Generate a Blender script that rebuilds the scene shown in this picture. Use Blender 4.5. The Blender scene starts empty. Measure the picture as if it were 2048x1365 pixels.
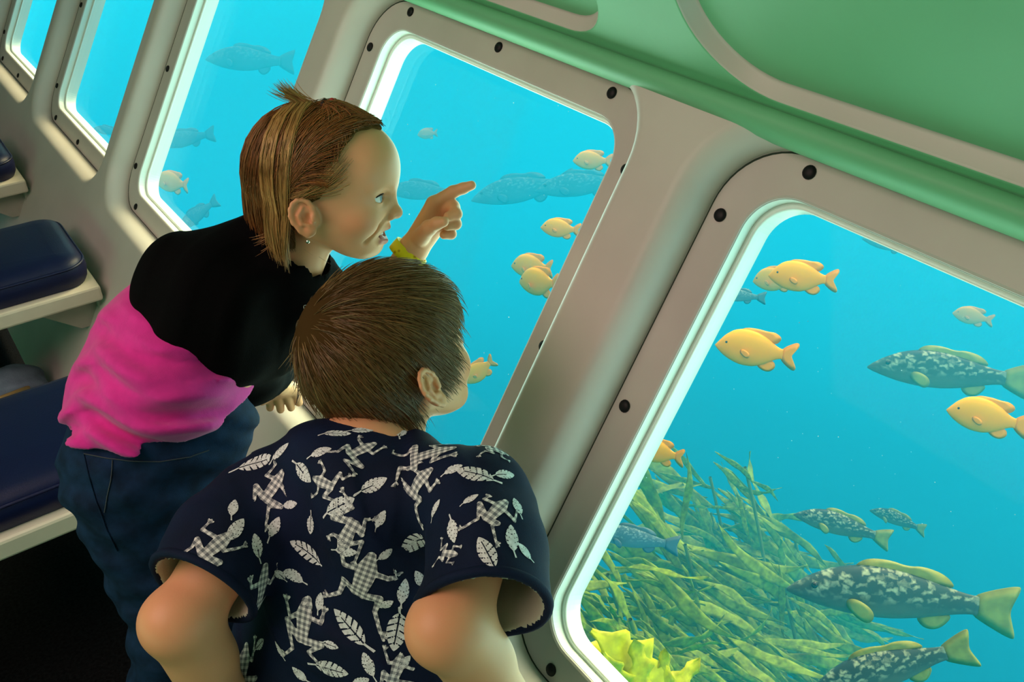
import bpy, bmesh, math, random
import numpy as np
from mathutils import Vector, Matrix
from mathutils.bvhtree import BVHTree

scene = bpy.context.scene
COL = scene.collection

# ------------------------------------------------------------------ camera
FPX, CXP, CYP = 1817.0, 1024.0, 682.5          # focal length and centre in pixels of the 2048 x 1365 frame
PITCH, HEAD, LEAN = math.radians(34.0), math.radians(36.3), math.radians(30.0)
CAM = np.array([0.0, 0.0, 1.5])
FWD = np.array([math.sin(HEAD) * math.cos(PITCH), math.cos(HEAD) * math.cos(PITCH), -math.sin(PITCH)])
RGT = np.array([math.cos(HEAD), -math.sin(HEAD), 0.0])
UPV = np.cross(RGT, FWD)
cam_data = bpy.data.cameras.new('camera')
cam = bpy.data.objects.new('camera', cam_data)
COL.objects.link(cam)
cam.location = CAM
cam.rotation_euler = (math.pi / 2 - PITCH, 0.0, -HEAD)
cam_data.sensor_width = 36.0
cam_data.lens = 36.0 * FPX / 2048.0
cam_data.clip_start = 0.02
scene.camera = cam


def P(x, y, k):
    """point seen at photo pixel (x, y), k metres deep along the view axis"""
    return CAM + (FWD + RGT * (x - CXP) / FPX - UPV * (y - CYP) / FPX) * k


# ------------------------------------------------------------------ colour management, world, lights
scene.view_settings.view_transform = 'Standard'
scene.view_settings.look = 'None'
scene.view_settings.gamma = 1.0
scene.view_settings.use_curve_mapping = False
scene.view_settings.exposure = 0.0
scene.cycles.max_bounces = 6
scene.cycles.diffuse_bounces = 3
scene.cycles.glossy_bounces = 2
scene.cycles.adaptive_threshold = 0.03
scene.cycles.transparent_max_bounces = 12
scene.cycles.volume_bounces = 2
scene.cycles.use_denoising = True

world = bpy.data.worlds.new('open_water')
scene.world = world
world.use_nodes = True
wn = world.node_tree.nodes
wl = world.node_tree.links
wn.clear()
w_out = wn.new('ShaderNodeOutputWorld')
w_bg = wn.new('ShaderNodeBackground')
w_tc = wn.new('ShaderNodeTexCoord')
w_sep = wn.new('ShaderNodeSeparateXYZ')
w_map = wn.new('ShaderNodeMapRange')
w_map.inputs['From Min'].default_value = -1.0
w_map.inputs['From Max'].default_value = 1.0
w_ramp = wn.new('ShaderNodeValToRGB')
WORLD_STOPS = [(0.00, (0.004, 0.060, 0.110)), (0.10, (0.005, 0.050, 0.070)), (0.20, (0.006, 0.16, 0.22)),
               (0.30, (0.008, 0.48, 0.63)), (0.42, (0.010, 0.82, 1.0)), (0.53, (0.04, 0.85, 1.0)), (0.68, (0.75, 1.0, 0.80)), (1.0, (0.95, 1.0, 0.80))]
cr = w_ramp.color_ramp
while len(cr.elements) < len(WORLD_STOPS):
    cr.elements.new(0.5)
for e, (p, c) in zip(cr.elements, WORLD_STOPS):
    e.position = p
    e.color = (*c, 1.0)
w_str = wn.new('ShaderNodeMapRange')               # light under water comes mostly from the surface above
w_str.interpolation_type = 'SMOOTHSTEP'
w_str.inputs['From Min'].default_value = 0.0
w_str.inputs['From Max'].default_value = 0.7
w_str.inputs['To Min'].default_value = 1.85
w_str.inputs['To Max'].default_value = 2.6
wl.new(w_sep.outputs['Z'], w_str.inputs['Value'])
wl.new(w_str.outputs['Result'], w_bg.inputs['Strength'])
wl.new(w_tc.outputs['Generated'], w_sep.inputs[0])
wl.new(w_sep.outputs['Z'], w_map.inputs['Value'])
wl.new(w_map.outputs['Result'], w_ramp.inputs['Fac'])
wl.new(w_ramp.outputs['Color'], w_bg.inputs['Color'])
wl.new(w_bg.outputs[0], w_out.inputs['Surface'])


def area_light(name, loc, target, size, size_y, energy, color, spread=180):
    d = bpy.data.lights.new(name, 'AREA')
    d.shape = 'RECTANGLE'
    d.size, d.size_y = size, size_y
    d.energy = energy
    d.color = color
    d.spread = math.radians(spread)
    o = bpy.data.objects.new(name, d)
    COL.objects.link(o)
    o.location = loc
    o.rotation_euler = (Vector(target) - Vector(loc)).to_track_quat('-Z', 'Y').to_euler()
    return o


sun_d = bpy.data.lights.new('sun', 'SUN')
sun_d.energy = 7.0
sun_d.color = (1.0, 0.80, 0.40)
sun_d.angle = math.radians(30)
sun = bpy.data.objects.new('sun', sun_d)
COL.objects.link(sun)
sun.rotation_euler = (math.radians(-10), math.radians(44), 0)
# warm strip lamps under the cabin roof and the green daylight of the windows on the far side of the cabin
area_light('roof_lamp', (-0.55, 0.9, 2.05), (-0.1, 0.9, 0.0), 1.3, 2.8, 46.0, (1.0, 0.67, 0.59))
area_light('opposite_windows', (-1.40, 1.0, 0.55), (1.0, 1.0, 1.25), 3.0, 0.55, 8.0, (0.16, 1.0, 0.46))


# unseen fill lamps added outside the near panes to brighten the children's faces
for k_, (s_, e_) in enumerate(((-0.545, 2.0), (0.294, 2.0), (1.133, 3.9), (1.966, 1.5))):
    wn_, wu_ = Vector((math.cos(LEAN), 0, -math.sin(LEAN))), Vector((math.sin(LEAN), 0, math.cos(LEAN)))
    c_ = Vector(CAM) + wn_ * 0.956 + wu_ * -0.2835 + Vector((0, s_, 0))
    area_light('window_fill', c_, c_ - wn_, 0.58, 0.58, e_, (0.72, 1.0, 0.74))


# ------------------------------------------------------------------ materials
def new_mat(name):
    m = bpy.data.materials.new(name)
    m.use_nodes = True
    return m, m.node_tree.nodes, m.node_tree.links


def mat_basic(name, color, rough=0.5, spec=0.5, noise=0.0, noise_scale=20.0, bump=0.0, bump_scale=200.0, metallic=0.0,
              coat=0.0, sheen=0.0, sss=0.0, attr=None):
    m, n, l = new_mat(name)
    b = n['Principled BSDF']
    b.inputs['Base Color'].default_value = (*color, 1)
    b.inputs['Roughness'].default_value = rough
    b.inputs['Specular IOR Level'].default_value = spec
    b.inputs['Metallic'].default_value = metallic
    b.inputs['Coat Weight'].default_value = coat
    b.inputs['Sheen Weight'].default_value = sheen
    if sss:
        b.inputs['Subsurface Weight'].default_value = sss
        b.inputs['Subsurface Radius'].default_value = (0.012, 0.005, 0.003)
        b.inputs['Subsurface Scale'].default_value = 0.6
    src = None
    if attr:
        a = n.new('ShaderNodeAttribute')
        a.attribute_name = attr
        src = a.outputs['Color']
    tc = n.new('ShaderNodeTexCoord')
    if noise:
        t = n.new('ShaderNodeTexNoise')
        t.inputs['Scale'].default_value = noise_scale
        t.inputs['Detail'].default_value = 5
        l.new(tc.outputs['Object'], t.inputs['Vector'])
        mr = n.new('ShaderNodeMapRange')
        mr.inputs['From Min'].default_value = 0.3
        mr.inputs['From Max'].default_value = 0.7
        mr.inputs['To Min'].default_value = 1 - noise
        mr.inputs['To Max'].default_value = 1 + noise
        l.new(t.outputs['Fac'], mr.inputs['Value'])
        mx = n.new('ShaderNodeMix')
        mx.data_type = 'RGBA'
        mx.blend_type = 'MULTIPLY'
        mx.inputs['Factor'].default_value = 1
        mx.inputs['A'].default_value = (*color, 1)
        if src:
            l.new(src, mx.inputs['A'])
        l.new(mr.outputs['Result'], mx.inputs['B'])
        src = mx.outputs['Result']
    if src:
        l.new(src, b.inputs['Base Color'])
    if bump:
        t2 = n.new('ShaderNodeTexNoise')
        t2.inputs['Scale'].default_value = bump_scale
        t2.inputs['Detail'].default_value = 3
        l.new(tc.outputs['Object'], t2.inputs['Vector'])
        bp = n.new('ShaderNodeBump')
        bp.inputs['Strength'].default_value = bump
        bp.inputs['Distance'].default_value = 0.002
        l.new(t2.outputs['Fac'], bp.inputs['Height'])
        l.new(bp.outputs['Normal'], b.inputs['Normal'])
    return m


M = {}
M['shell'] = mat_basic('cream_fibreglass', (0.62, 0.575, 0.54), 0.42, 0.4, noise=0.05, noise_scale=6, bump=0.05, bump_scale=90)
M['upper'] = mat_basic('fibreglass_with_green_light', (0.17, 0.52, 0.28), 0.5, 0.4, noise=0.05, noise_scale=5, bump=0.05, bump_scale=90)  # green bounce light put into the colour of whitish fibreglass
M['ring'] = mat_basic('grey_cream_frame_paint', (0.57, 0.53, 0.50), 0.4, 0.4, noise=0.05, noise_scale=9)
M['reveal'] = mat_basic('white_reveal', (0.78, 0.86, 0.80), 0.35, 0.5)
M['seal'] = mat_basic('white_seal', (0.85, 0.92, 0.86), 0.3, 0.5)
M['bolt'] = mat_basic('black_cap', (0.006, 0.006, 0.008), 0.5, 0.25)
M['line'] = mat_basic('dark_sealant', (0.03, 0.05, 0.035), 0.7, 0.2)
M['carpet'] = mat_basic('black_carpet', (0.006, 0.006, 0.007), 0.95, 0.05, noise=0.6, noise_scale=160, bump=0.8, bump_scale=300)
M['navy'] = mat_basic('navy_vinyl', (0.003, 0.007, 0.046), 0.42, 0.35, bump=0.15, bump_scale=350)
M['bench_white'] = mat_basic('white_laminate', (0.72, 0.66, 0.55), 0.45, 0.4, noise=0.04)
M['bracket'] = mat_basic('grey_white_bracket', (0.42, 0.40, 0.35), 0.5, 0.4, noise=0.1)
M['dark_wall'] = mat_basic('dark_cabin_lining', (0.10, 0.11, 0.10), 0.8, 0.2)


# pane: clear acrylic, straight-through transmission with a Fresnel gloss
def mat_pane():
    m, n, l = new_mat('clear_acrylic')
    n.clear()
    o = n.new('ShaderNodeOutputMaterial')
    t = n.new('ShaderNodeBsdfTransparent')
    t.inputs['Color'].default_value = (0.97, 0.99, 0.985, 1)
    g = n.new('ShaderNodeBsdfGlossy')
    g.inputs['Roughness'].default_value = 0.04
    f = n.new('ShaderNodeFresnel')
    f.inputs['IOR'].default_value = 1.33
    mu = n.new('ShaderNodeMath')
    mu.operation = 'MULTIPLY'
    mu.inputs[1].default_value = 0.06
    mx = n.new('ShaderNodeMixShader')
    l.new(f.outputs[0], mu.inputs[0])
    l.new(mu.outputs[0], mx.inputs[0])
    l.new(t.outputs[0], mx.inputs[1])
    l.new(g.outputs[0], mx.inputs[2])
    l.new(mx.outputs[0], o.inputs['Surface'])
    return m


M['pane'] = mat_pane()


# ------------------------------------------------------------------ mesh helpers
def mesh_obj(name, verts, faces, mat=None, parent=None, smooth=True, colors=None):
    me = bpy.data.meshes.new(name)
    me.from_pydata([tuple(map(float, v)) for v in verts], [], [tuple(int(i) for i in f) for f in faces])
    return finish(name, me, mat, parent, smooth, colors)


def finish(name, me, mat, parent=None, smooth=True, colors=None):
    if smooth and len(me.polygons):
        me.polygons.foreach_set('use_smooth', np.ones(len(me.polygons), dtype=bool))
    if colors is not None:
        a = me.color_attributes.new('col', 'FLOAT_COLOR', 'POINT')
        c = np.ones((len(me.vertices), 4), dtype=np.float32)
        c[:, :3] = colors
        a.data.foreach_set('color', c.ravel())
    if mat is not None:
        me.materials.append(mat)
    me.update()
    o = bpy.data.objects.new(name, me)
    COL.objects.link(o)
    if parent is not None:
        o.parent = parent
    return o


def fast_mesh(name, verts, faces):
    """faces: (M, 3) or (M, 4) int array"""
    me = bpy.data.meshes.new(name)
    verts = np.asarray(verts, dtype=np.float32)
    faces = np.asarray(faces, dtype=np.int32)
    k = faces.shape[1]
    me.vertices.add(len(verts))
    me.vertices.foreach_set('co', verts.ravel())
    me.loops.add(faces.size)
    me.loops.foreach_set('vertex_index', faces.ravel())
    me.polygons.add(len(faces))
    me.polygons.foreach_set('loop_start', np.arange(0, faces.size, k, dtype=np.int32))
    me.polygons.foreach_set('loop_total', np.full(len(faces), k, dtype=np.int32))
    me.update(calc_edges=True)
    me.validate()
    return me


def bm_obj(name, bm, mat=None, parent=None, smooth=False):
    me = bpy.data.meshes.new(name)
    bmesh.ops.recalc_face_normals(bm, faces=bm.faces[:])
    bm.to_mesh(me)
    bm.free()
    return finish(name, me, mat, parent, smooth)


def box_bm(bm, lo, hi, bevel=0.0, seg=2):
    r = bmesh.ops.create_cube(bm, size=1.0)
    lo, hi = Vector(lo), Vector(hi)
    for v in r['verts']:
        v.co = Vector(((v.co.x + .5) * (hi.x - lo.x) + lo.x, (v.co.y + .5) * (hi.y - lo.y) + lo.y, (v.co.z + .5) * (hi.z - lo.z) + lo.z))
    if bevel:
        es = {e for v in r['verts'] for e in v.link_edges}
        bmesh.ops.bevel(bm, geom=list(es), offset=bevel, segments=seg, affect='EDGES', profile=0.5)


def empty(name, loc=(0, 0, 0)):
    o = bpy.data.objects.new(name, None)
    COL.objects.link(o)
    o.location = loc
    return o


def tag(o, label=None, cat=None, group=None, kind=None):
    if label:
        o['label'] = label
    if cat:
        o['category'] = cat
    if group:
        o['group'] = group
    if kind:
        o['kind'] = kind
    return o


# ------------------------------------------------------------------ the hull wall: leans outward 30 degrees
WN = np.array([math.cos(LEAN), 0, -math.sin(LEAN)])      # outward normal
WU = np.array([math.sin(LEAN), 0, math.cos(LEAN)])       # up along the wall
WD = 0.9                                                   # distance from the camera to the plane of the window frames


def W(s, h, q):
    return CAM + WN * (WD + q) + WU * h + np.array([0, s, 0])


H0 = -0.2835                                              # window centre height along the wall
WINS = [(-0.545, 1.0), (0.294, 1.0), (1.133, 1.0), (1.966, 0.99), (2.752, 0.955), (3.505, 0.94)]   # centre along the hull, width factor
LIPQ = -0.050                                             # how far the shell stands proud of the frames


def rrect(cs, ch, hs, hh, r, n=12, top_extra=0.0):
    """rounded rectangle loop, counter-clockwise in (s, h)"""
    pts = []
    for (sx, sy, a0) in ((1, 1, 0), (-1, 1, 90), (-1, -1, 180), (1, -1, 270)):
        for i in range(n + 1):
            a = math.radians(a0 + 90 * i / n)
            pts.append((cs + sx * (hs - r) + r * math.cos(a), ch + sy * (hh - r) + r * math.sin(a) + (top_extra if sy > 0 else 0)))
    return pts


def loft(loops, close_last=False):
    """list of equal-length closed loops of 3D points -> verts, quads"""
    n = len(loops[0])
    v = [p for lp in loops for p in lp]
    f = []
    for a in range(len(loops) - 1):
        for i in range(n):
            j = (i + 1) % n
            f.append((a * n + i, a * n + j, (a + 1) * n + j, (a + 1) * n + i))
    return v, f


H_TOP = 0.100
H_BOT = -1.215
bounds = [WINS[0][0] - 0.42] + [(WINS[i][0] + WINS[i + 1][0]) / 2 for i in range(len(WINS) - 1)] + [WINS[-1][0] + 0.42]


def rect_loop_for(loop, s0, s1, h0, h1, cs, ch):
    """project a loop from its centre on the rectangle s0..s1, h0..h1, keeping the corners"""
    out = []
    for (s, h) in loop:
        ds, dh = s - cs, h - ch
        ts = ((s1 - cs) / ds) if ds > 1e-9 else ((s0 - cs) / ds if ds < -1e-9 else 1e9)
        tt = ((h1 - ch) / dh) if dh > 1e-9 else ((h0 - ch) / dh if dh < -1e-9 else 1e9)
        t = min(ts, tt)
        out.append((cs + ds * t, ch + dh * t))
    return out


wall_v, wall_f = [], []
NC = 12
for k, (cs, wf) in enumerate(WINS):
    s0, s1 = bounds[k], bounds[k + 1]
    loops = []
    # back edge of the pocket, then the quarter-round lip up to the flat of the shell
    for t in np.linspace(0, 1, 9):
        a = t * math.pi / 2
        grow = 0.030 * (1 - math.cos(a))
        q = LIPQ * math.sin(a)
        lp = rrect(cs, H0, (0.357) * wf + grow, 0.357 + grow * 0.95, 0.088 + grow, NC)
        if t == 0:
            loops.append([W(s, h, 0.012) for s, h in lp])
        loops.append([W(s, h, q) for s, h in lp])
    # the cell of flat shell round it
    lp = rrect(cs, H0, 0.357 * wf + 0.030, 0.357 + 0.0285, 0.118, NC)
    mid = rect_loop_for(lp, s0, s1, H0 - 0.50, H_TOP, cs, H0)
    # snap the corner samples onto the corners of the cell
    for ci, (cs_, ch_) in enumerate(((s1, H_TOP), (s0, H_TOP), (s0, H0 - 0.50), (s1, H0 - 0.50))):
        best = min(range(len(mid)), key=lambda i: (mid[i][0] - cs_) ** 2 + (mid[i][1] - ch_) ** 2)
        mid[best] = (cs_, ch_)
    loops.append([W(s, h, LIPQ) for s, h in mid])
    v, f = loft(loops)
    off = len(wall_v)
    wall_v += v
    wall_f += [tuple(i + off for i in q) for q in f]
# lower part of the wall, down to the floor
off = len(wall_v)
S_A, S_B = bounds[0], bounds[-1]
wall_v += [W(S_A, H0 - 0.50, LIPQ), W(S_B, H0 - 0.50, LIPQ), W(S_B, H_BOT, LIPQ), W(S_A, H_BOT, LIPQ)]
wall_f.append((off, off + 1, off + 2, off + 3))
me = bpy.data.meshes.new('wall_hull')
me.from_pydata([tuple(p) for p in wall_v], [], wall_f)
bm = bmesh.new()
bm.from_mesh(me)
bmesh.ops.remove_doubles(bm, verts=bm.verts[:], dist=0.0004)
wall = bm_obj('wall_hull', bm, M['shell'], None, True)
tag(wall, 'cream fibreglass hull wall leaning outward around the row of windows', kind='structure')
md = wall.modifiers.new('Weighted', 'WEIGHTED_NORMAL')
md.keep_sharp = True

bolt_bm = bmesh.new()
bmesh.ops.create_uvsphere(bolt_bm, u_segments=16, v_segments=8, radius=0.0083)
for v in bolt_bm.verts:
    v.co.z *= 0.45
bolt_me = bpy.data.meshes.new('bolt')
bolt_bm.to_mesh(bolt_me)
bolt_bm.free()
bolt_me.polygons.foreach_set('use_smooth', np.ones(len(bolt_me.polygons), dtype=bool))
bolt_me.materials.append(M['bolt'])
BOLT_ROT = Vector(-WN).to_track_quat('Z', 'Y').to_matrix().to_4x4()

WIN_LABEL = ['square hull window with rounded corners nearest the stern, cut by the picture edge',
             'square hull window with most garibaldi fish and the kelp behind it',
             'square hull window the two children are looking through',
             'square hull window behind the back of the girl',
             'narrow-looking hull window, second towards the bow from the girl',
             'farthest hull window above the farthest bench']
for k, (cs, wf) in enumerate(WINS):
    win = empty('window_%d' % (k + 1), W(cs, H0, 0))
    tag(win, WIN_LABEL[k], kind='structure')
    inv = Matrix.Translation(-Vector(W(cs, H0, 0)))

    def part(name, loops, mat, smooth=True):
        v, f = loft(loops)
        v = [np.array(p) - W(cs, H0, 0) for p in v]
        return mesh_obj(name, v, f, mat, win, smooth)

    oh, ov = 0.305 * wf, 0.308
    # flat ring with bolts: outer edge tucked under the lip, inner edge with a small round
    loops = [[W(s, h, 0.0) for s, h in rrect(cs, H0, 0.366 * wf, 0.366, 0.095, NC)],
             [W(s, h, 0.0) for s, h in rrect(cs, H0, oh + 0.004, ov + 0.004, 0.058, NC)],
             [W(s, h, 0.0012) for s, h in rrect(cs, H0, oh + 0.0012, ov + 0.0012, 0.055, NC)],
             [W(s, h, 0.004) for s, h in rrect(cs, H0, oh, ov, 0.054, NC)]]
    fr = part('frame', loops, M['ring'])
    fr.data.polygons.foreach_set('use_smooth', np.zeros(len(fr.data.polygons), dtype=bool))
    # two steps of reveal with a bright sealing bead between
    loops = [[W(s, h, 0.003) for s, h in rrect(cs, H0, oh, ov, 0.054, NC)],
             [W(s, h, 0.020) for s, h in rrect(cs, H0, oh, ov, 0.054, NC)],
             [W(s, h, 0.021) for s, h in rrect(cs, H0, oh - 0.006, ov - 0.006, 0.049, NC)],
             [W(s, h, 0.050) for s, h in rrect(cs, H0, oh - 0.006, ov - 0.006, 0.049, NC)]]
    part('reveal', loops, M['reveal'], False)
    bead = []
    for i in range(7):
        a = 2 * math.pi * i / 6
        rr = 0.0026
        bead.append([W(s, h, 0.0215 + rr * math.sin(a)) for s, h in rrect(cs, H0, oh - 0.0045 + rr * math.cos(a), ov - 0.0045 + rr * math.cos(a), 0.050, NC)])
    part('seal', bead, M['seal'])
    bead = []
    for i in range(7):
        a = 2 * math.pi * i / 6
        rr = 0.0014
        bead.append([W(s, h, 0.0008 + rr * math.sin(a)) for s, h in rrect(cs, H0, 0.3555 * wf + rr * math.cos(a), 0.3555 + rr * math.cos(a), 0.0875, NC)])
    part('joint', bead, M['line'])
    bm = bmesh.new()
    lp0 = [bm.verts.new(W(s, h, 0.034) - W(cs, H0, 0)) for s, h in rrect(cs, H0, oh - 0.005, ov - 0.005, 0.049, NC)]
    lp1 = [bm.verts.new(W(s, h, 0.046) - W(cs, H0, 0)) for s, h in rrect(cs, H0, oh - 0.005, ov - 0.005, 0.049, NC)]
    bm.faces.new(lp0)
    bm.faces.new(lp1[::-1])
    for i in range(len(lp0)):
        j = (i + 1) % len(lp0)
        bm.faces.new((lp0[i], lp1[i], lp1[j], lp0[j]))
    bm_obj('pane', bm, M['pane'], win, False)
    for side in range(4):
        for t in (-0.258, 0.0, 0.258):
            ds, dh = [(t * wf, 0.340), (t * wf, -0.340), (0.338 * wf, t), (-0.338 * wf, t)][side]
            b = bpy.data.objects.new('bolt', bolt_me)
            COL.objects.link(b)
            b.parent = win
            b.matrix_local = Matrix.Translation(Vector(W(cs + ds, H0 + dh, -0.001) - W(cs, H0, 0))) @ BOLT_ROT

# ------------------------------------------------------------------ the upper shell: leans back inward above the seam
AL = math.radians(34)
N2 = np.array([math.cos(AL), 0, math.sin(AL)])
U2 = np.array([-math.sin(AL), 0, math.cos(AL)])
S0 = W(0, H_TOP, LIPQ)


def V(s, v, q):
    return S0 + U2 * v + N2 * q + np.array([0, s, 0])


PANELS = [(-0.375, 0.36), (0.335, 0.355), (1.185, 0.355), (2.035, 0.355), (2.885, 0.355), (3.60, 0.31)]
PANELS = [(c, w) for c, w in PANELS if c > 0]
PANELS = [(-0.515, 0.355)] + PANELS
pb = [-0.965] + [(PANELS[i][0] + PANELS[i + 1][0]) / 2 for i in range(len(PANELS) - 1)] + [3.925]
PV0, PV1, PVT = 0.012, 0.46, 0.60
up_v, up_f = [], []
for k, (cs, hw) in enumerate(PANELS):
    cv = (PV0 + PV1) / 2
    hv = (PV1 - PV0) / 2
    loops = []
    lp = rrect(cs, cv, hw, hv, 0.105, NC)
    rect = rect_loop_for(lp, pb[k], pb[k + 1], 0.0, PVT, cs, cv)
    for (c0, c1) in ((pb[k + 1], PVT), (pb[k], PVT), (pb[k], 0.0), (pb[k + 1], 0.0)):
        best = min(range(len(rect)), key=lambda i: (rect[i][0] - c0) ** 2 + (rect[i][1] - c1) ** 2)
        rect[best] = (c0, c1)
    loops.append([V(s, v, 0) for s, v in rect])
    for t in np.linspace(0, 1, 6):                       # rounded edge, sloped side, flat floor
        g = 0.004 * math.sin(t * math.pi / 2)
        loops.append([V(s, v, 0.004 * (1 - math.cos(t * math.pi / 2))) for s, v in rrect(cs, cv, hw - g, hv - g, 0.105 - g, NC)])
    loops.append([V(s, v, 0.016) for s, v in rrect(cs, cv, hw - 0.009, hv - 0.009, 0.096, NC)])
    loops.append([V(s, v, 0.019) for s, v in rrect(cs, cv, hw - 0.012, hv - 0.012, 0.093, NC)])
    v, f = loft(loops)
    n = len(lp)
    f.append(tuple(range(len(v) - n, len(v))))
    off = len(up_v)
    up_v += v
    up_f += [tuple(i + off for i in q) for q in f]
me = bpy.data.meshes.new('wall_upper')
me.from_pydata([tuple(p) for p in up_v], [], up_f)
bm = bmesh.new()
bm.from_mesh(me)
bmesh.ops.remove_doubles(bm, verts=bm.verts[:], dist=0.0004)
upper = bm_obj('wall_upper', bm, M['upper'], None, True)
tag(upper, 'upper hull lining with green light painted into its colour and shallow recessed panels above the windows', kind='structure')
md = upper.modifiers.new('Weighted', 'WEIGHTED_NORMAL')
# recess sides left cream, without the green light painted on the panels
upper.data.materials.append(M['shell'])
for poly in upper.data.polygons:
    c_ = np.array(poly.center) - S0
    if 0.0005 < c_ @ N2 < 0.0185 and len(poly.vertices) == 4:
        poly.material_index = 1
# rounded rail between frames and seam, green light painted into its colour
RAIL = [(0.0735, 0.004), (0.0700, -0.004), (0.0690, -0.020), (0.0695, -0.036), (0.0725, -0.050), (0.0780, -0.060), (0.0860, -0.0645), (0.0940, -0.0620), (0.0990, -0.0560), (0.1010, -0.0490)]
v = [W(s, h, q) for s in (S_A, S_B) for h, q in RAIL]
f = [(i, i + 1, len(RAIL) + i + 1, len(RAIL) + i) for i in range(len(RAIL) - 1)]
tag(mesh_obj('trim_2', v, f, M['upper']), 'rounded rail with green light painted into its colour, running along the top of all hull windows', kind='structure')
# dark sealant line along the seam
v, f = [], []
for i, s in enumerate((S_A, S_B)):
    for a in range(6):
        an = 2 * math.pi * a / 6
        v.append(W(s, H_TOP - 0.001 + 0.0016 * math.cos(an), LIPQ + 0.0016 * math.sin(an)))
for a in range(6):
    f.append((a, (a + 1) % 6, 6 + (a + 1) % 6, 6 + a))
tag(mesh_obj('trim_1', v, f, M['line']), 'thin dark seam line running above all hull windows', kind='structure')


# ------------------------------------------------------------------ rest of the cabin shell
def quad(name, pts, mat, label):
    o = mesh_obj(name, pts, [tuple(range(len(pts)))], mat, None, False)
    return tag(o, label, kind='structure')


YA, YB = S_A, S_B
XF = float(W(0, H_BOT, LIPQ)[0])
top = V(0, PVT, 0)
quad('floor', [(-1.6, YA, 0), (XF + 0.05, YA, 0), (XF + 0.05, YB, 0), (-1.6, YB, 0)], M['carpet'], 'black carpeted cabin floor in shadow')
quad('ceiling', [(-1.6, YA, 2.1), (-1.6, YB, 2.1), (top[0], YB, 2.1), (top[0], YA, 2.1)], M['shell'], 'cream cabin roof above the aisle')
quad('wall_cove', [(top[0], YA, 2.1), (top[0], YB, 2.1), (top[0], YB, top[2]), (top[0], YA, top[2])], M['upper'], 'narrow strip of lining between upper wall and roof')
quad('wall_opposite', [(-1.6, YA, 0), (-1.6, YB, 0), (-1.6, YB, 2.1), (-1.6, YA, 2.1)], M['dark_wall'], 'lining of the far side of the cabin')
prof = [W(0, H_BOT, LIPQ), W(0, H0 - 0.5, LIPQ), W(0, H_TOP, LIPQ), V(0, PVT, 0)]
for nm, y, lb in (('wall_bow', YB, 'bow bulkhead closing the cabin'), ('wall_stern', YA, 'stern bulkhead closing the cabin')):
    quad(nm, [(-1.6, y, 0), (prof[0][0], y, prof[0][2]), (prof[2][0], y, prof[2][2]), (prof[3][0], y, prof[3][2]), (top[0], y, 2.1), (-1.6, y, 2.1)],
         M['shell'], lb)

# ------------------------------------------------------------------ the sea outside: a real body of hazy water
def mat_water():
    m, n, l = new_mat('hazy_sea_water')
    n.clear()
    o = n.new('ShaderNodeOutputMaterial')
    s = n.new('ShaderNodeVolumeScatter')
    s.inputs['Color'].default_value = (0.02, 0.72, 0.96, 1)
    s.inputs['Density'].default_value = WATER_DENSITY
    s.inputs['Anisotropy'].default_value = 0.0
    ab = n.new('ShaderNodeVolumeAbsorption')
    ab.inputs['Color'].default_value = (0.35, 0.62, 0.78, 1)
    ab.inputs['Density'].default_value = WATER_DENSITY * 2.2
    ad = n.new('ShaderNodeAddShader')
    l.new(s.outputs[0], ad.inputs[0])
    l.new(ab.outputs[0], ad.inputs[1])
    l.new(ad.outputs[0], o.inputs['Volume'])
    return m


WATER_DENSITY = 0.115
a, b = W(0, -4.5, 0.06), W(0, 0.26, 0.06)
cs_ = [(a[0], a[2]), (b[0], b[2]), (11.0, b[2]), (11.0, a[2])]
v = [(x, y, z) for y in (-5.0, 13.0) for x, z in cs_]
f = [(0, 1, 2, 3), (7, 6, 5, 4)] + [(i, i + 4, (i + 1) % 4 + 4, (i + 1) % 4) for i in range(4)]
water = mesh_obj('water', v, f, mat_water(), None, False)
bm = bmesh.new(); bm.from_mesh(water.data); bmesh.ops.recalc_face_normals(bm, faces=bm.faces[:]); bm.to_mesh(water.data); bm.free()
tag(water, 'hazy turquoise sea water outside the hull', 'water', kind='structure')

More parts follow.
